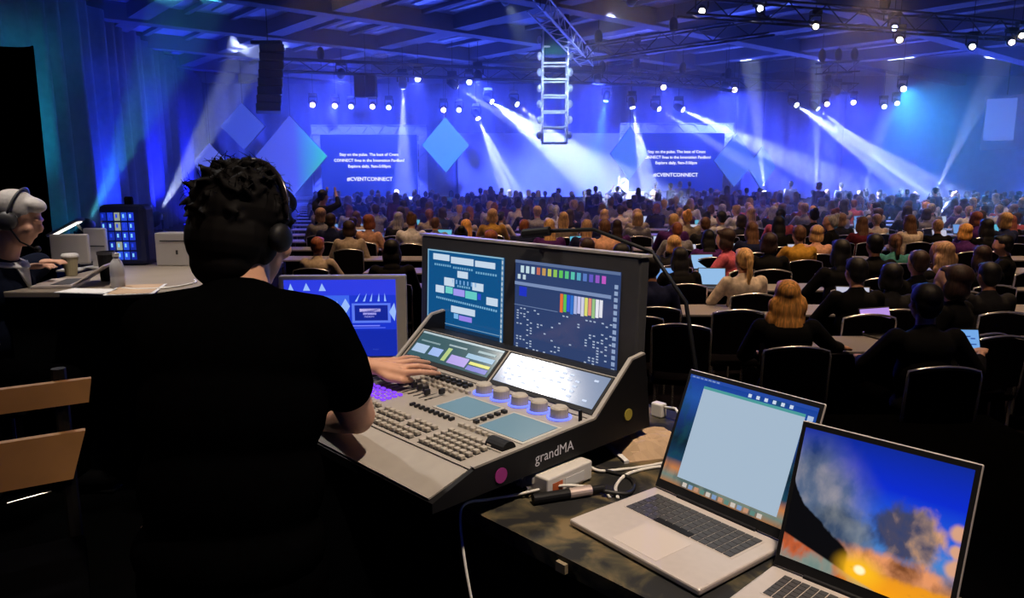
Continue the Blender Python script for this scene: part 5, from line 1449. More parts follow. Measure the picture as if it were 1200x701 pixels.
HEADZ = 1.20
def seated_meshes(name, elR, hdR, elL, hdL, vox=0.016, lean=0.03, skin=None, top=None, fingers=False):
    """seated figure facing +y, hips over the origin; returns body and top meshes"""
    c = Vector((0, 0.03 + lean, HEADZ)); Hm_ = frame_M(0, R(-8))
    b = MB(); head_shells(b, c, Hm_, 1.0)
    shR, shL = Vector((0.175, lean*0.6, 0.985)), Vector((-0.175, lean*0.6, 0.985))
    limb(b, [c + Vector((0, -0.02, -0.07)), (0, lean*0.7, 1.03)], [0.052, 0.060], 10)
    b.ell((0, lean*0.6, 0.93), (0.165, 0.105, 0.12), 14, 8); b.ell((0, lean*0.3, 0.76), (0.15, 0.11, 0.17), 14, 8); b.ell((0, 0.0, 0.57), (0.165, 0.13, 0.12), 14, 8)
    for sh, el, hd in ((shR, elR, hdR), (shL, elL, hdL)):
        el, hd = Vector(el), Vector(hd)
        d = (hd - el).normalized()
        wr = hd - d * 0.07
        limb(b, [sh, el], [0.052, 0.040], 10); limb(b, [el, wr], [0.040, 0.026], 10)
        side = d.cross(Vector((0, 0, 1))).normalized() if abs(d.z) < 0.95 else Vector((1, 0, 0))
        b.ell(hd - d*0.02, (0.036, 0.036, 0.020), 10, 6)
        for k in range(4):
            p = hd + side * (-0.026 + 0.0175*k)
            limb(b, [p, p + d*0.035 + Vector((0, 0, 0.003)), p + d*0.06 - Vector((0, 0, 0.010))], [0.010, 0.009, 0.008], 8)
        sg = -1 if sh is shR else 1
        th = hd - d*0.03 - side * (sg*-0.035)
        limb(b, [th, th + d*0.03 + side*(sg*0.012), th + d*0.055 + side*(sg*0.010)], [0.011, 0.010, 0.008], 8)
    for q in (-1, 1):
        limb(b, [(q*0.09, 0, 0.53), (q*0.12, 0.42, 0.53), (q*0.12, 0.40, 0.09)], [0.080, 0.058, 0.038], 10)
        b.ell((q*0.12, 0.46, 0.043), (0.04, 0.11, 0.04), 10, 6)
    body = remesh(b, vox, 2, 0.5, name + '_body', skin or M['o_skin'])
    t = MB()
    t.ell((0, lean*0.6, 0.93), (0.190, 0.125, 0.125), 16, 10); t.ell((0, lean*0.3, 0.76), (0.172, 0.130, 0.20), 16, 10); t.ell((0, 0, 0.57), (0.185, 0.15, 0.12), 16, 10)
    limb(t, [(0, lean*0.6, 0.97), (0, lean*0.7, 1.035)], [0.10, 0.070], 12)
    for sh, el, hd in ((shR, elR, hdR), (shL, elL, hdL)):
        el, hd = Vector(el), Vector(hd)
        limb(t, [sh, el, el.lerp(hd, 0.55)], [0.070, 0.056, 0.042], 10)
    topm = remesh(t, max(vox, 0.014), 3, 0.5, name + '_top', top or M['o_top'])
    return body, topm
def seated_trousers():
    t = MB()
    t.ell((0, 0, 0.53), (0.19, 0.16, 0.10), 12, 8)
    for q in (-1, 1): limb(t, [(q*0.09, 0, 0.53), (q*0.12, 0.42, 0.53), (q*0.12, 0.40, 0.10)], [0.095, 0.072, 0.055], 10)
    return remesh(t, 0.022, 2, 0.5, 'trousers', M['trousers'])
TROUS = seated_trousers()
POSES = [
    seated_meshes('typing', (0.27, 0.16, 0.77), (0.12, 0.42, 0.775), (-0.27, 0.16, 0.77), (-0.12, 0.42, 0.775)),
    seated_meshes('listening', (0.26, 0.10, 0.74), (0.07, 0.34, 0.66), (-0.27, 0.14, 0.77), (-0.10, 0.42, 0.775)),
    seated_meshes('chin_rest', (0.24, 0.24, 0.80), (0.06, 0.20, 1.06), (-0.26, 0.12, 0.75), (-0.10, 0.36, 0.70), lean=0.06),
]
def hair_mesh(style):
    h = MB(); c = Vector((0, 0.06, HEADZ))
    def E(p, r): h.ell(c + Vector(p), r, 14, 9)
    E((0, -0.022, 0.042), (0.088, 0.100, 0.088)); E((0, -0.055, -0.005), (0.082, 0.058, 0.075)); E((0, 0.050, 0.085), (0.062, 0.048, 0.030))
    if style in ('short',): E((0, -0.06, -0.05), (0.060, 0.036, 0.040))
    if style in ('bob',):
        for q in (-1, 1): E((q*0.072, -0.015, -0.045), (0.034, 0.060, 0.080))
        E((0, -0.065, -0.06), (0.088, 0.045, 0.075)); E((0, -0.03, 0.05), (0.098, 0.105, 0.088))
    if style in ('long', 'wavy'):
        for q in (-1, 1): E((q*0.070, -0.02, -0.06), (0.034, 0.055, 0.095))
        E((0, -0.075, -0.10), (0.095, 0.050, 0.12)); E((0, -0.095, -0.22), (0.105, 0.045, 0.12)); E((0, -0.10, -0.31), (0.090, 0.038, 0.10))
        if style == 'wavy':
            rr = random.Random(2)
            for i in range(60):
                z = rr.uniform(-0.46, -0.04); w_ = 0.10 + 0.07 * min(1, max(0, -z) / 0.3); x = rr.uniform(-w_, w_)
                E((x, -0.09 + 0.05 * abs(x) / w_ + rr.uniform(-0.02, 0.01), z), (0.028, 0.028, 0.06))
            E((0, -0.09, -0.30), (0.14, 0.04, 0.13))
    if style == 'ponytail':
        E((0, -0.125, 0.045), (0.036, 0.036, 0.036)); E((0, -0.150, -0.02), (0.034, 0.030, 0.065)); E((0, -0.155, -0.11), (0.032, 0.026, 0.085)); E((0, -0.145, -0.19), (0.020, 0.018, 0.06))
    if style == 'bun':
        E((0, -0.085, 0.110), (0.048, 0.048, 0.044)); E((0, -0.06, -0.04), (0.06, 0.036, 0.04))
    return remesh(h, 0.0115, 2, 0.5, 'hair_' + style, M['o_hair'])
HAIR = {s: hair_mesh(s) for s in ('short', 'bob', 'long', 'wavy', 'ponytail', 'bun')}
HC = {'black': (0.003, 0.0025, 0.003), 'dark brown': (0.030, 0.014, 0.010), 'brown': (0.11, 0.050, 0.025), 'auburn': (0.22, 0.065, 0.028), 'blond': (0.50, 0.29, 0.11), 'golden': (0.70, 0.33, 0.08), 'grey': (0.33, 0.31, 0.31), 'sandy': (0.36, 0.21, 0.11)}
TC = {'black': (0.003, 0.003, 0.0035), 'navy': (0.012, 0.016, 0.05), 'grey': (0.22, 0.21, 0.23), 'tan': (0.36, 0.29, 0.22), 'white': (0.62, 0.60, 0.60), 'maroon': (0.10, 0.012, 0.025), 'purple': (0.07, 0.018, 0.12), 'teal': (0.05, 0.20, 0.19), 'mustard': (0.50, 0.27, 0.04), 'peach': (0.62, 0.34, 0.22), 'pink': (0.50, 0.10, 0.14), 'charcoal': (0.014, 0.014, 0.016), 'cream': (0.60, 0.50, 0.40)}
SK = [(0.58, 0.31, 0.20), (0.50, 0.26, 0.16), (0.34, 0.16, 0.09), (0.62, 0.36, 0.25), (0.15, 0.07, 0.04)]
ORD = ['first', 'second', 'third', 'fourth', 'fifth', 'sixth', 'seventh', 'eighth', 'ninth', 'tenth', 'eleventh', 'twelfth', 'thirteenth', 'fourteenth', 'fifteenth', 'sixteenth', 'seventeenth', 'eighteenth', 'nineteenth', 'twentieth']
ROW0, DROW = 5.0, 1.45
def row_of(Y): return max(0, min(19, int(round((Y - ROW0) / DROW))))
def sector(px):
    for lim, s in ((405, 'beside the aisle'), (500, 'below the slide screen'), (560, 'below the blue diamond'), (635, 'below the blank wall'), (685, 'below the light tower'), (760, 'below the hazy diamond'), (850, 'below the hazy slide'), (920, 'below the paired diamonds'), (1000, 'below the longest beam'), (1100, 'below the far lamps')):
        if px < lim: return s
    return 'near the side screen'
used = {}
def uniq(label, k):
    """make a label single out one thing among its equals"""
    used.setdefault(k, []).append(label)
    return label
PEOPLE = []        # (x, y) taken
ALLP = []          # root, base label
def attendee(x, y, yaw, hair, hcol, tcol, pose=None, skin=None, seed=0, label=None, sc=1.0, chair=True, lowparts=False, body_top=None):
    rd = random.Random(seed * 7 + 3)
    root = empty('person', (x, y, 0), (0, 0, yaw)); root.scale = (sc, sc, sc)
    bm_, tm_ = body_top or POSES[pose if pose is not None else rd.randrange(3)]
    o = new_obj('body', bm_, root); o.color = (*(skin or rd.choice(SK[:4])), 1)
    o = new_obj('top', tm_, root); o.color = (*TC[tcol], 1)
    o = new_obj('hair', HAIR[hair], root); o.color = (*HC[hcol], 1)
    if not lowparts: new_obj('trousers', TROUS, root)
    px, py = proj((x, y + 0.05, HEADZ))
    n = ORD[row_of(y)]
    st_ = {'short': 'short-haired', 'bob': 'bob-haired', 'long': 'long-haired', 'wavy': 'wavy-haired', 'ponytail': 'ponytailed', 'bun': 'bun-haired'}[hair]
    lab = label or '%s %s attendee in %s top, %s row, %s' % (hcol, st_, tcol, n, sector(px))
    tag(root, lab, 'person', 'seated audience')
    PEOPLE.append((x, y)); ALLP.append((root, px, hcol, st_, tcol, n))
    return root

# ---- banquet chair
def chair_proto():
    root = empty('banquet_chair', (0, 0, 0))
    MB().box(-0.21, 0.21, -0.20, 0.22, 0.40, 0.455, bev=0.018).build('seat', M['chairfab'], root)
    # curved, padded back with arched top
    bm = bmesh.new(); N = 10; fr, bk = [], []
    for i in range(N + 1):
        t = -1 + 2*i/N
        x = 0.21 * t; zt = 0.90 - 0.035*t*t; y = -0.215 + 0.03*(1 - t*t) * -1
        fr.append((bm.verts.new((x, y + 0.035, 0.52)), bm.verts.new((x, y - 0.01, zt))))
        bk.append((bm.verts.new((x, y + 0.0, 0.52)), bm.verts.new((x, y - 0.045, zt))))
    for i in range(N):
        bm.faces.new((fr[i][0], fr[i+1][0], fr[i+1][1], fr[i][1])); bm.faces.new((bk[i][0], bk[i][1], bk[i+1][1], bk[i+1][0]))
        bm.faces.new((fr[i][1], fr[i+1][1], bk[i+1][1], bk[i][1])); bm.faces.new((fr[i][0], bk[i][0], bk[i+1][0], fr[i+1][0]))
    for i in (0, N): bm.faces.new((fr[i][0], fr[i][1], bk[i][1], bk[i][0]))
    mb = MB(); mb.bm.free(); mb.bm = bm; mb.build('backrest', M['chairfab'], root)
    pts = [(-0.222, -0.19, 0.42), (-0.222, -0.215, 0.52), (-0.222, -0.245, 0.84)]
    for i in range(9):
        t = -1 + 2*(i + 0.0)/8
        pts.append((0.215*t, -0.24 - 0.03*(1 - t*t), 0.912 - 0.035*t*t))
    pts += [(0.222, -0.245, 0.84), (0.222, -0.215, 0.52), (0.222, -0.19, 0.42)]
    mb = MB(); mb.tube(pts, 0.0105, 8); mb.build('top_rail', M['chrome'], root, smooth=True)
    lg = MB().tube([(0, 0, 0), (0, 0, 0.41)], 0.011, 8).mesh('leg', M['chrome'])
    for x in (-0.19, 0.19):
        for y in (-0.18, 0.19): new_obj('leg', lg, root, (x, y, 0))
    return root
CH0 = chair_proto(); CH_FIRST = [True]
def chair(x, y, yaw, label, simple=False):
    if CH_FIRST[0]: r = CH0; CH_FIRST[0] = False
    else:
        r = CH0.copy(); COL.objects.link(r)
        for c in CH0.children:
            if simple and c.name.startswith('leg'): continue
            q = c.copy(); COL.objects.link(q); q.parent = r
    r.location = (x, y, 0); r.rotation_euler = (0, 0, yaw)
    tag(r, label, 'chair', 'banquet chairs of the audience')
    return r

# ---- tables
TB_ME = dict(top=MB().box(-0.90, 0.90, -0.27, 0.27, 0.715, 0.74, bev=0.006).mesh('tabletop', M['tabletop']),
             skirt=MB().box(-0.885, 0.885, 0.235, 0.250, 0.06, 0.715).mesh('skirt', M['skirt']),
             leg=MB().tube([(0, -0.2, 0), (0, -0.2, 0.7), (0, 0.2, 0.7), (0, 0.2, 0)], 0.014, 6).mesh('leg_frame', M['blackmetal']))
TABLES = []
def table(x, y, label, sy=1.0):
    r = empty('conference_table', (x, y, 0)); r.scale = (1, sy, 1)
    new_obj('tabletop', TB_ME['top'], r); new_obj('skirt', TB_ME['skirt'], r)
    for q in (-0.8, 0.8): new_obj('leg_frame', TB_ME['leg'], r, (q, 0, 0))
    tag(r, label, 'table', 'conference tables'); TABLES.append(r)
    return r

# ---- laptops, bottles and papers for the tables
LM = {}
def small_laptop(x, y, yaw, label, col=(150, 190, 235), lidcol=None, sc=1.0, z=0.74):
    if not LM:
        LM['base'] = MB().box(-0.16, 0.16, -0.11, 0.11, 0.0, 0.015, bev=0.003).mesh('base', M['darkgrey'])
        LM['keyboard'] = MB().box(-0.14, 0.14, -0.01, 0.09, 0.0152, 0.0168).mesh('keyboard', M['black'])
        LM['lid'] = MB().box(-0.16, 0.16, 0, 0.008, 0, 0.21, bev=0.003).mesh('lid', M['darkgrey'])
    k = 'scr%s' % (col,)
    if k not in LM: LM[k] = MB().box(-0.15, 0.15, -0.003, -0.001, 0.012, 0.20).mesh('display', emat('small laptop display', srgb(*col), 0.9))
    r = empty('laptop', (x, y, z), (0, 0, yaw)); r.scale = (sc, sc, sc)
    new_obj('base', LM['base'], r); new_obj('keyboard', LM['keyboard'], r)
    l = new_obj('lid', LM['lid'], r, (0, 0.11, 0.016), (R(-18), 0, 0))
    new_obj('display', LM[k], l)
    tag(r, label, 'laptop', 'laptops on the audience tables')
    return r
BT = {}
def small_bottle(x, y, label, z=0.74):
    if not BT:
        BT['b'] = MB().lathe([(0, 0.001), (0.03, 0.001), (0.032, 0.01), (0.032, 0.12), (0.026, 0.15), (0.012, 0.175), (0.012, 0.185), (0, 0.185)], 12).mesh('bottle_body', mat('pale bottle plastic', (0.6, 0.62, 0.68), 0.25, trans=0.3), True)
        BT['c'] = MB().lathe([(0, 0.185), (0.014, 0.185), (0.014, 0.20), (0, 0.20)], 10).mesh('cap', M['white'])
    r = empty('water_bottle', (x, y, z)); new_obj('bottle_body', BT['b'], r); new_obj('cap', BT['c'], r)
    tag(r, label, 'bottle', 'water bottles on the audience tables')

# ---- the people one can pick out, by where their heads are in the hall
def hp_(px, py): return ptz(px, py, HEADZ)
# front two, built with their own poses
wpos = hp_(921, 348)
wh = pt(985, 408, wpos.y + 0.26); wh = (wh.x - wpos.x, 0.32, max(0.775, wh.z))
wm = seated_meshes('front_woman', (0.34, 0.10, 0.84), wh, (-0.26, 0.10, 0.77), (-0.10, 0.36, 0.72), vox=0.011)
wo = attendee(wpos.x, wpos.y - 0.06, R(-4), 'wavy', 'golden', 'black', seed=1, body_top=wm, label='woman with long wavy golden hair in black, hand resting on table')
mpos = hp_(1083, 364)
mh_ = pt(1150, 411, mpos.y + 0.26); mh_ = ((mh_.x - mpos.x) / 1.04, 0.30, mh_.z / 1.04)
mm_ = seated_meshes('tablet_man', (0.33, 0.02, 0.78), mh_, (-0.30, 0.13, 0.79), (-0.20, 0.42, 0.775), vox=0.011)
mo = attendee(mpos.x, mpos.y - 0.06, 0, 'short', 'black', 'black', seed=2, body_top=mm_, sc=1.04, label='dark-haired man in black holding up a bright tablet')
NEAR = [  # px, py of the head, hair, hair colour, top, yaw, pose, label
 (797, 297, 'long', 'black', 'black', 5, 1, None), (872, 305, 'ponytail', 'blond', 'cream', 8, 0, None), (853, 285, 'bob', 'dark brown', 'pink', 60, 0, 'dark-haired woman in pink leaning over the table sideways'),
 (956, 272, 'bob', 'blond', 'peach', -6, 1, None), (936, 277, 'short', 'brown', 'mustard', 4, 0, None), (1048, 280, 'ponytail', 'brown', 'teal', -8, 0, None), (1010, 262, 'long', 'brown', 'maroon', 10, 1, None),
 (1106, 303, 'wavy', 'sandy', 'black', 20, 2, None), (1130, 270, 'bob', 'golden', 'purple', -5, 0, None), (1143, 258, 'bob', 'auburn', 'purple', 6, 1, None), (1098, 262, 'short', 'sandy', 'black', -12, 0, None), (1178, 287, 'short', 'black', 'black', 55, 1, None), (1122, 338, 'bob', 'dark brown', 'black', 40, 2, None), (1158, 320, 'short', 'black', 'charcoal', 0, 0, None),
 (1003, 322, 'short', 'black', 'black', 4, 0, None), (1043, 318, 'bob', 'black', 'charcoal', -6, 1, None), (1076, 308, 'short', 'dark brown', 'black', 0, 2, None), (985, 300, 'long', 'black', 'black', 8, 0, None), (1150, 298, 'long', 'dark brown', 'black', 0, 1, None), (762, 316, 'short', 'black', 'navy', 0, 1, None), (830, 275, 'long', 'black', 'purple', 0, 0, None), (900, 285, 'bob', 'dark brown', 'black', -10, 1, None), (1024, 292, 'short', 'black', 'black', 0, 0, None), (728, 296, 'bob', 'black', 'purple', 0, 0, None),
 (460, 296, 'long', 'black', 'black', 6, 1, None), (372, 284, 'short', 'auburn', 'tan', -10, 0, None), (410, 268, 'bob', 'dark brown', 'tan', 12, 1, None), (388, 262, 'short', 'dark brown', 'navy', 0, 2, None), (418, 253, 'long', 'brown', 'cream', 5, 0, None), (432, 262, 'bob', 'auburn', 'peach', -20, 1, None),
 (510, 259, 'short', 'brown', 'grey', 0, 0, None), (547, 266, 'long', 'golden', 'maroon', 14, 1, None), (577, 256, 'bob', 'blond', 'mustard', 0, 0, None), (614, 264, 'short', 'auburn', 'navy', -8, 2, None), (644, 268, 'long', 'blond', 'purple', 10, 1, None), (575, 276, 'bob', 'auburn', 'navy', -6, 0, None),
 (687, 266, 'long', 'sandy', 'navy', 0, 0, None), (709, 270, 'short', 'brown', 'peach', 15, 1, None), (690, 288, 'short', 'dark brown', 'purple', 35, 0, None), (660, 258, 'long', 'blond', 'tan', -6, 1, None), (723, 262, 'long', 'dark brown', 'purple', 0, 0, None), (747, 257, 'bob', 'blond', 'grey', 0, 1, None), (805, 258, 'bun', 'golden', 'tan', 6, 0, None), (793, 268, 'short', 'auburn', 'grey', -4, 0, None),
 (846, 257, 'short', 'black', 'white', 20, 0, None), (868, 256, 'bob', 'dark brown', 'charcoal', -16, 2, None), (880, 250, 'long', 'sandy', 'grey', 5, 1, None), (912, 266, 'long', 'black', 'black', 0, 0, None), (985, 256, 'bob', 'sandy', 'charcoal', -5, 1, None), (1066, 262, 'long', 'brown', 'cream', 12, 1, None), (1027, 255, 'short', 'sandy', 'cream', 0, 0, None), (1170, 246, 'short', 'grey', 'white', 0, 0, None), (1155, 270, 'long', 'black', 'black', 0, 1, None), (1085, 250, 'bob', 'dark brown', 'grey', 0, 0, None),
]
for i, (px, py, hs_, hc_, tc2, yw, ps, lab) in enumerate(NEAR):
    p = hp_(px, py)
    attendee(p.x, p.y - 0.06, R(yw), hs_, hc_, tc2, ps, seed=20 + i, label=lab, sc=1.0 + 0.02 * ((i * 7) % 5 - 2))
    if p.y < 13:
        pass
# ---- everyone else, row by row
ra = random.Random(77)
hair_w = [('black', 5), ('dark brown', 6), ('brown', 5), ('auburn', 2), ('blond', 4), ('golden', 2), ('grey', 2), ('sandy', 3)]
top_w = [('black', 7), ('navy', 5), ('grey', 4), ('tan', 2), ('white', 4), ('maroon', 2), ('purple', 2), ('teal', 1), ('charcoal', 5), ('cream', 2), ('pink', 1)]
def pick(w): return ra.choices([a for a, _ in w], [b for _, b in w])[0]
far_pts = []
N_IND = 0
for r_ in range(3, 18):
    y = ROW0 + DROW * r_
    xl = (372 - 600) / FPX * y * 1.0 if y > 11 else (368 - 600)/FPX*y
    xr = (1225 - 600) / FPX * y
    x = xl + ra.uniform(0, 0.3)
    if y < 9.5: x = max(x, (470 - 600)/FPX*y)
    while x < xr:
        xx, yy = x + ra.uniform(-0.06, 0.06), y + ra.uniform(-0.10, 0.10)
        x += ra.uniform(0.60, 0.80)
        if xx > 26.3: break
        if ra.random() < 0.12: continue
        if any(abs(xx - a) < 0.50 and abs(yy - b) < 0.75 for a, b in PEOPLE): continue
        hs_ = ra.choice(('short', 'short', 'short', 'bob', 'bob', 'long', 'long', 'ponytail', 'bun'))
        hc_, tc2 = pick(hair_w), pick(top_w)
        yw = R(ra.gauss(0, 14)); sc_ = ra.uniform(0.94, 1.06); ps = ra.randrange(3)
        if N_IND < 245:
            attendee(xx, yy, yw, hs_, hc_, tc2, ps, seed=200 + N_IND, sc=sc_, lowparts=True); N_IND += 1
        else: far_pts.append((xx, yy, yw, hs_, hc_, tc2, sc_))
# make repeated labels unique by order from the left
from collections import defaultdict
g_ = defaultdict(list)
for t_ in ALLP: g_[t_[0]['label']].append(t_)
for lab, L in g_.items():
    if len(L) > 1:
        L.sort(key=lambda t: t[1])
        for k, t_ in enumerate(L): t_[0]['label'] = lab + (', %s from the left' % ORD[k])
# the farthest rows: past counting, one object per colour of cloth
def crowd():
    mats = {}
    bm_by = {}
    def add(me, M4, m):
        bm = bm_by.setdefault(m, bmesh.new())
        tmp = me.copy(); tmp.transform(M4); bm.from_mesh(tmp); bpy.data.meshes.remove(tmp)
    def low(me, ratio):
        o = bpy.data.objects.new('low_src', me); COL.objects.link(o)
        d = o.modifiers.new('d', 'DECIMATE'); d.ratio = ratio
        out = bpy.data.meshes.new_from_object(o.evaluated_get(bpy.context.evaluated_depsgraph_get()))
        bpy.data.objects.remove(o); return out
    lb, lt = low(POSES[0][0], 0.12), low(POSES[0][1], 0.12)
    lh = {k: low(v, 0.2) for k, v in HAIR.items()}
    root = empty('crowd', (4, 30, 0)); tag(root, 'farthest rows of seated audience merging into the blue haze', 'crowd'); root['kind'] = 'stuff'
    for (x, y, yaw, hs_, hc_, tc2, sc_) in far_pts:
        M4 = Matrix.Translation((x - 4, y - 30, 0)) @ Matrix.Rotation(yaw, 4, 'Z') @ Matrix.Scale(sc_, 4)
        add(lb, M4, 'skin'); add(lt, M4, 'top ' + tc2); add(lh[hs_], M4, 'hair ' + hc_)
    for k, bm in bm_by.items():
        me = bpy.data.meshes.new('crowd_' + k.replace(' ', '_')); bm.to_mesh(me); bm.free()
        col = SK[0] if k == 'skin' else (TC[k[4:]] if k.startswith('top') else HC[k[5:]])
        if k not in mats: mats[k] = mat('crowd ' + k, col, 0.8, noise=(20, 0.2))
        me.materials.clear(); me.materials.append(mats[k])
        for p in me.polygons: p.use_smooth = True; p.material_index = 0
        o = new_obj('crowd_' + ('skin' if k == 'skin' else 'tops' if k.startswith('top') else 'hair'), me, root); o['kind'] = 'stuff'
if far_pts: crowd()

# ---- standing figures near the stage
def standing_mesh(raised):
    b = MB(); c = Vector((0, 0.02, 1.60)); head_shells(b, c, frame_M(0), 1.0)
    limb(b, [(0, 0, 1.53), (0, -0.01, 1.42)], [0.05, 0.06], 10)
    b.ell((0, -0.01, 1.30), (0.17, 0.11, 0.14), 14, 8); b.ell((0, -0.01, 1.12), (0.15, 0.11, 0.18), 14, 8); b.ell((0, -0.01, 0.95), (0.165, 0.12, 0.12), 14, 8)
    for q in (-1, 1):
        if raised: limb(b, [(q*0.18, -0.01, 1.37), (q*0.30, 0.10, 1.45), (q*0.12, 0.22, 1.68)], [0.052, 0.042, 0.026], 10); b.ell((q*0.10, 0.23, 1.73), (0.03, 0.03, 0.045), 8, 6)
        else: limb(b, [(q*0.18, -0.01, 1.37), (q*0.23, -0.03, 1.10), (q*0.22, 0.05, 0.86)], [0.052, 0.042, 0.026], 10); b.ell((q*0.22, 0.06, 0.80), (0.022, 0.035, 0.055), 8, 6)
        limb(b, [(q*0.09, 0, 0.92), (q*0.10, 0.01, 0.50), (q*0.10, -0.02, 0.09)], [0.085, 0.060, 0.040], 10); b.ell((q*0.10, 0.04, 0.043), (0.042, 0.11, 0.042), 10, 6)
    t = MB()
    t.ell((0, -0.01, 1.30), (0.195, 0.13, 0.145), 14, 8); t.ell((0, -0.01, 1.10), (0.175, 0.13, 0.20), 14, 8); t.ell((0, -0.01, 0.93), (0.185, 0.14, 0.12), 14, 8)
    for q in (-1, 1):
        if raised: limb(t, [(q*0.18, -0.01, 1.37), (q*0.30, 0.10, 1.45), (q*0.21, 0.16, 1.56)], [0.07, 0.056, 0.045], 10)
        else: limb(t, [(q*0.18, -0.01, 1.37), (q*0.23, -0.03, 1.10), (q*0.225, 0.03, 0.92)], [0.07, 0.056, 0.045], 10)
    u = MB(); u.ell((0, 0, 0.9), (0.18, 0.14, 0.1), 12, 8)
    for q in (-1, 1): limb(u, [(q*0.09, 0, 0.92), (q*0.10, 0.01, 0.50), (q*0.10, -0.02, 0.09)], [0.10, 0.075, 0.058], 10)
    n = 'raised' if raised else 'standing'
    return remesh(b, 0.018, 2, 0.5, n + '_body', M['o_skin']), remesh(t, 0.02, 2, 0.5, n + '_top', M['o_top']), remesh(u, 0.022, 2, 0.5, n + '_trousers', M['trousers'])
STAND = {False: standing_mesh(False), True: standing_mesh(True)}
def stander(px, py, Y, yaw, hs_, hc_, tc2, raised, label):
    p = pt(px, py, Y)
    s = max(0.86, min(1.1, p.z / 1.60))
    root = empty('person', (p.x, Y, 0), (0, 0, R(yaw))); root.scale = (s, s, s)
    b_, t_, u_ = STAND[raised]
    new_obj('body', b_, root).color = (*SK[0], 1); new_obj('top', t_, root).color = (*TC[tc2], 1); new_obj('trousers', u_, root)
    h_ = new_obj('hair', HAIR[hs_], root, (0, -0.04, 1.60 - HEADZ)); h_.color = (*HC[hc_], 1)
    tag(root, label, 'person', 'standing people in the hall')
ST = [(378, 230, 14.0, -30, 'short', 'black', 'black', True, 'man in black standing in the aisle holding something to his face'),
 (464, 230, 19.0, 10, 'long', 'dark brown', 'maroon', False, 'long-haired woman in maroon standing below the slide screen'),
 (563, 224, 25, 0, 'short', 'black', 'navy', False, 'standing figure below the sky-blue diamond'), (575, 222, 26, 20, 'long', 'black', 'black', False, 'long-haired standing figure left of the blank wall'),
 (588, 224, 27, -20, 'short', 'dark brown', 'charcoal', False, 'standing figure second below the blank wall'), (655, 224, 26, 70, 'short', 'black', 'navy', False, 'standing figure turned sideways below the tower'),
 (690, 226, 25, 60, 'bob', 'dark brown', 'black', False, 'standing figure leaning right of the tower'), (698, 222, 25.5, 0, 'short', 'black', 'navy', False, 'taller standing figure right of the tower'),
 (723, 222, 26, 0, 'short', 'black', 'navy', True, 'standing figure with both arms raised to take a picture'), (748, 224, 24.5, 0, 'long', 'black', 'black', False, 'broad dark figure standing below the hazy diamond'),
 (768, 216, 31, 0, 'short', 'dark brown', 'grey', False, 'faint figure standing on the stage left of the text'), (786, 218, 29, 40, 'short', 'black', 'navy', False, 'figure standing below the hazy slide text'), (797, 216, 31, 0, 'bob', 'brown', 'purple', False, 'faint figure second on the stage below the text'), (808, 216, 31, 0, 'short', 'black', 'purple', False, 'faint figure third on the stage below the text'),
 (833, 224, 25, 0, 'short', 'black', 'black', False, 'figure standing right of the hazy slide'), (852, 222, 23.5, 0, 'long', 'dark brown', 'black', False, 'long-haired figure standing below the larger hazy diamond'), (875, 224, 25, 0, 'short', 'black', 'navy', False, 'figure standing between the two hazy diamonds'), (890, 224, 25.5, 0, 'short', 'black', 'charcoal', False, 'figure standing beside the upright beam'),
 (927, 216, 28, 0, 'short', 'brown', 'grey', False, 'figure standing between the two upright beams'), (960, 218, 25, 20, 'bob', 'auburn', 'maroon', False, 'auburn-haired figure standing by the thinnest beam'), (986, 218, 28, 0, 'short', 'black', 'navy', False, 'figure standing right of the thinnest beam'), (1063, 226, 25, 0, 'short', 'black', 'navy', False, 'figure standing left of the short beam'), (1096, 224, 22.5, 0, 'short', 'black', 'navy', False, 'dark figure standing at the foot of the short beam')]
for q in ST: stander(*q)

# ---- chairs behind the seated people of the nearer rows
for (root, px, hcol, st_, tcol, n) in ALLP:
    y = root.location.y
    if y > 16.0: continue
    if root['label'].startswith(('woman with long', 'dark-haired')):
        lab = 'chrome-railed banquet chair of the ' + root['label'].split(' in ')[0].replace('dark-haired man', 'man with the bright tablet')
    else:
        lab = 'banquet chair of the ' + root['label'].replace(' attendee', '').replace(' top,', ',')
    w = lab.split(); lab = ' '.join(w[:16])
    chair(root.location.x, root.location.y + 0.02, root.rotation_euler.z * 0.5, lab, simple=y > 9)
# empty chairs seen by their shining top rails
for (px, py, lab, yw) in ((808, 381, 'empty dark chair nearest the console, only its bright rail showing', -14), (866, 364, 'empty dark chair behind the first, bright rail catching light', 0), (1168, 395, 'empty dark chair at the edge beside the tablet man', 10), (742, 372, 'empty dark chair beside the console monitors', 8)):
    p = ptz(px, py, 0.905)
    chair(p.x, p.y + 0.25, R(yw), lab)

# ---- tables in rows
tn = defaultdict(list)
for r_ in range(0, 17):
    y = ROW0 + DROW * r_ + 0.66
    xl = ((372 if r_ > 3 else 480) - 600) / FPX * y - 0.6
    if r_ == 0: xl = 2.30
    if r_ == 1: xl = 0.9
    xr = min(25.5, (1225 - 600) / FPX * y + 0.5)
    x = xl + 0.9
    while x - 0.9 < xr:
        px, _ = proj((x, y, 0.74))
        t_ = table(min(x, 25.9), y, '')
        tn[(r_, sector(px))].append((t_, px)); x += 1.86
for (r_, s_), L in tn.items():
    L.sort(key=lambda t: t[1])
    for k, (t_, px) in enumerate(L):
        t_['label'] = 'grey-topped conference table in the %s row, %s' % (ORD[r_], s_) + (', %s from the left' % ORD[k] if len(L) > 1 else '')

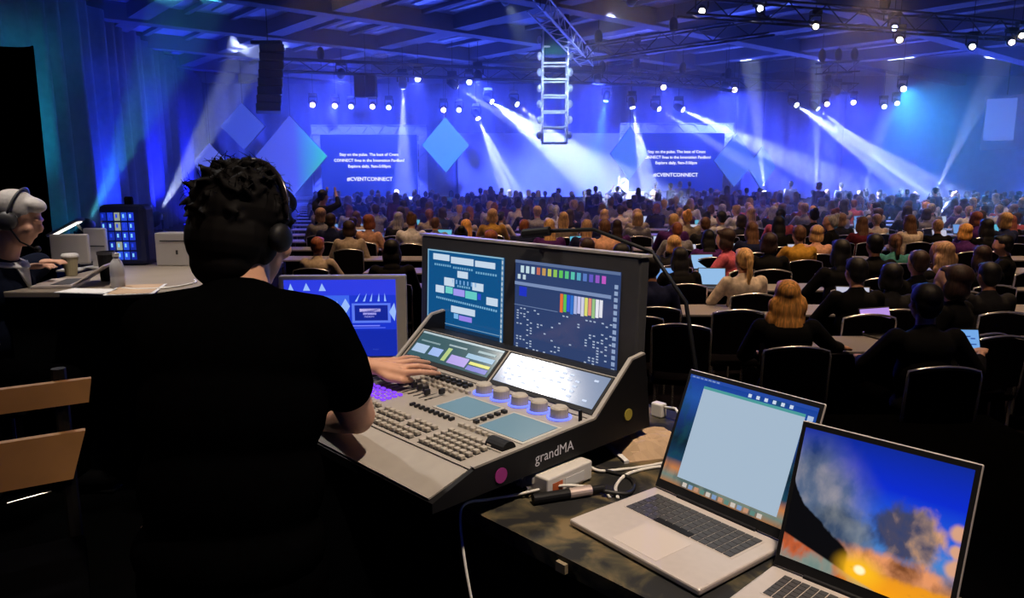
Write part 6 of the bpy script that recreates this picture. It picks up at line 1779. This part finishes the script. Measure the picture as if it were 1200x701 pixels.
# ---- things on the tables
tb = mo.matrix_basis if False else None
tp = pt(1136, 402, mpos.y + 0.33)
tl = empty('tablet', (tp.x, mpos.y + 0.33, tp.z - 0.10), (R(-22), 0, R(-4))); tag(tl, 'bright tablet showing a document in the dark-haired man hand', 'tablet')
MB().box(-0.095, 0.095, 0, 0.008, 0.0, 0.20, bev=0.003).build('body', M['black'], tl)
MB().box(-0.086, 0.086, -0.002, 0.0, 0.012, 0.19).build('display', emat('tablet display', srgb(120, 175, 240), 0.9), tl)
for k, (zz, w0, w1) in enumerate(((0.14, -0.02, 0.03), (0.125, 0.03, 0.06), (0.085, 0.02, 0.065), (0.06, -0.04, 0.0))):
    MB().box(w0, w1, -0.0035, -0.0025, zz, zz + 0.008).build('text_line', emat('tablet text', srgb(40, 80, 170), 0.8), tl)
p = ptz(1052, 400, 0.74)
small_laptop(p.x, p.y + 0.15, R(18), 'dark laptop with a violet screen left of the tablet man', (190, 150, 235))
p = ptz(1000, 405, 0.74)
rl = random.Random(31); k = 0
seen_ = defaultdict(int)
items = []
for (root, px, hcol, st_, tcol, n) in ALLP:
    x, y = root.location.x, root.location.y
    if y < 5.6 or y > 19: continue
    q = rl.random()
    if q < 0.42: items.append(('l', x + rl.uniform(-0.05, 0.05), y + 0.60, px, n, hcol, tcol))
    elif q < 0.62: items.append(('b', x + 0.28, y + 0.55, px, n, hcol, tcol))
    elif q < 0.80: items.append(('p', x + rl.uniform(-0.1, 0.1), y + 0.56, px, n, hcol, tcol))
cols_l = [(150, 195, 240), (190, 205, 235), (110, 160, 225), (200, 200, 220), (95, 190, 220)]
names = {'l': 'open laptop', 'b': 'water bottle', 'p': 'sheet of paper'}
labs = defaultdict(list)
pm_ = MB().box(-0.105, 0.105, -0.145, 0.145, 0.0, 0.003).mesh('sheet', M['whitepaper'])
for (kd, x, y, px, n, hcol, tcol) in items:
    lab = '%s before the %s-haired attendee in %s, %s row, %s' % (names[kd], hcol, tcol, n, sector(px))
    # keep on the row's table
    rr_ = row_of(y - 0.6); ty = ROW0 + DROW * rr_ + 0.66
    y = max(ty - 0.13, min(ty + 0.10, y))
    if not any(abs(x - q_.location.x) < 0.80 and abs(ty - q_.location.y) < 0.1 for q_ in TABLES): continue
    if kd == 'l': o = small_laptop(x, y, R(rl.uniform(-14, 14)), lab, rl.choice(cols_l))
    elif kd == 'b': small_bottle(x, y, lab); o = None
    else:
        o = empty('paper_sheet', (x, y, 0.7405), (0, 0, R(rl.uniform(-30, 30)))); new_obj('sheet', pm_, o); new_obj('sheet_below', pm_, o, (0.006, -0.008, -0.0), (0, 0, R(4)))
        tag(o, lab, 'paper', 'papers on the audience tables')
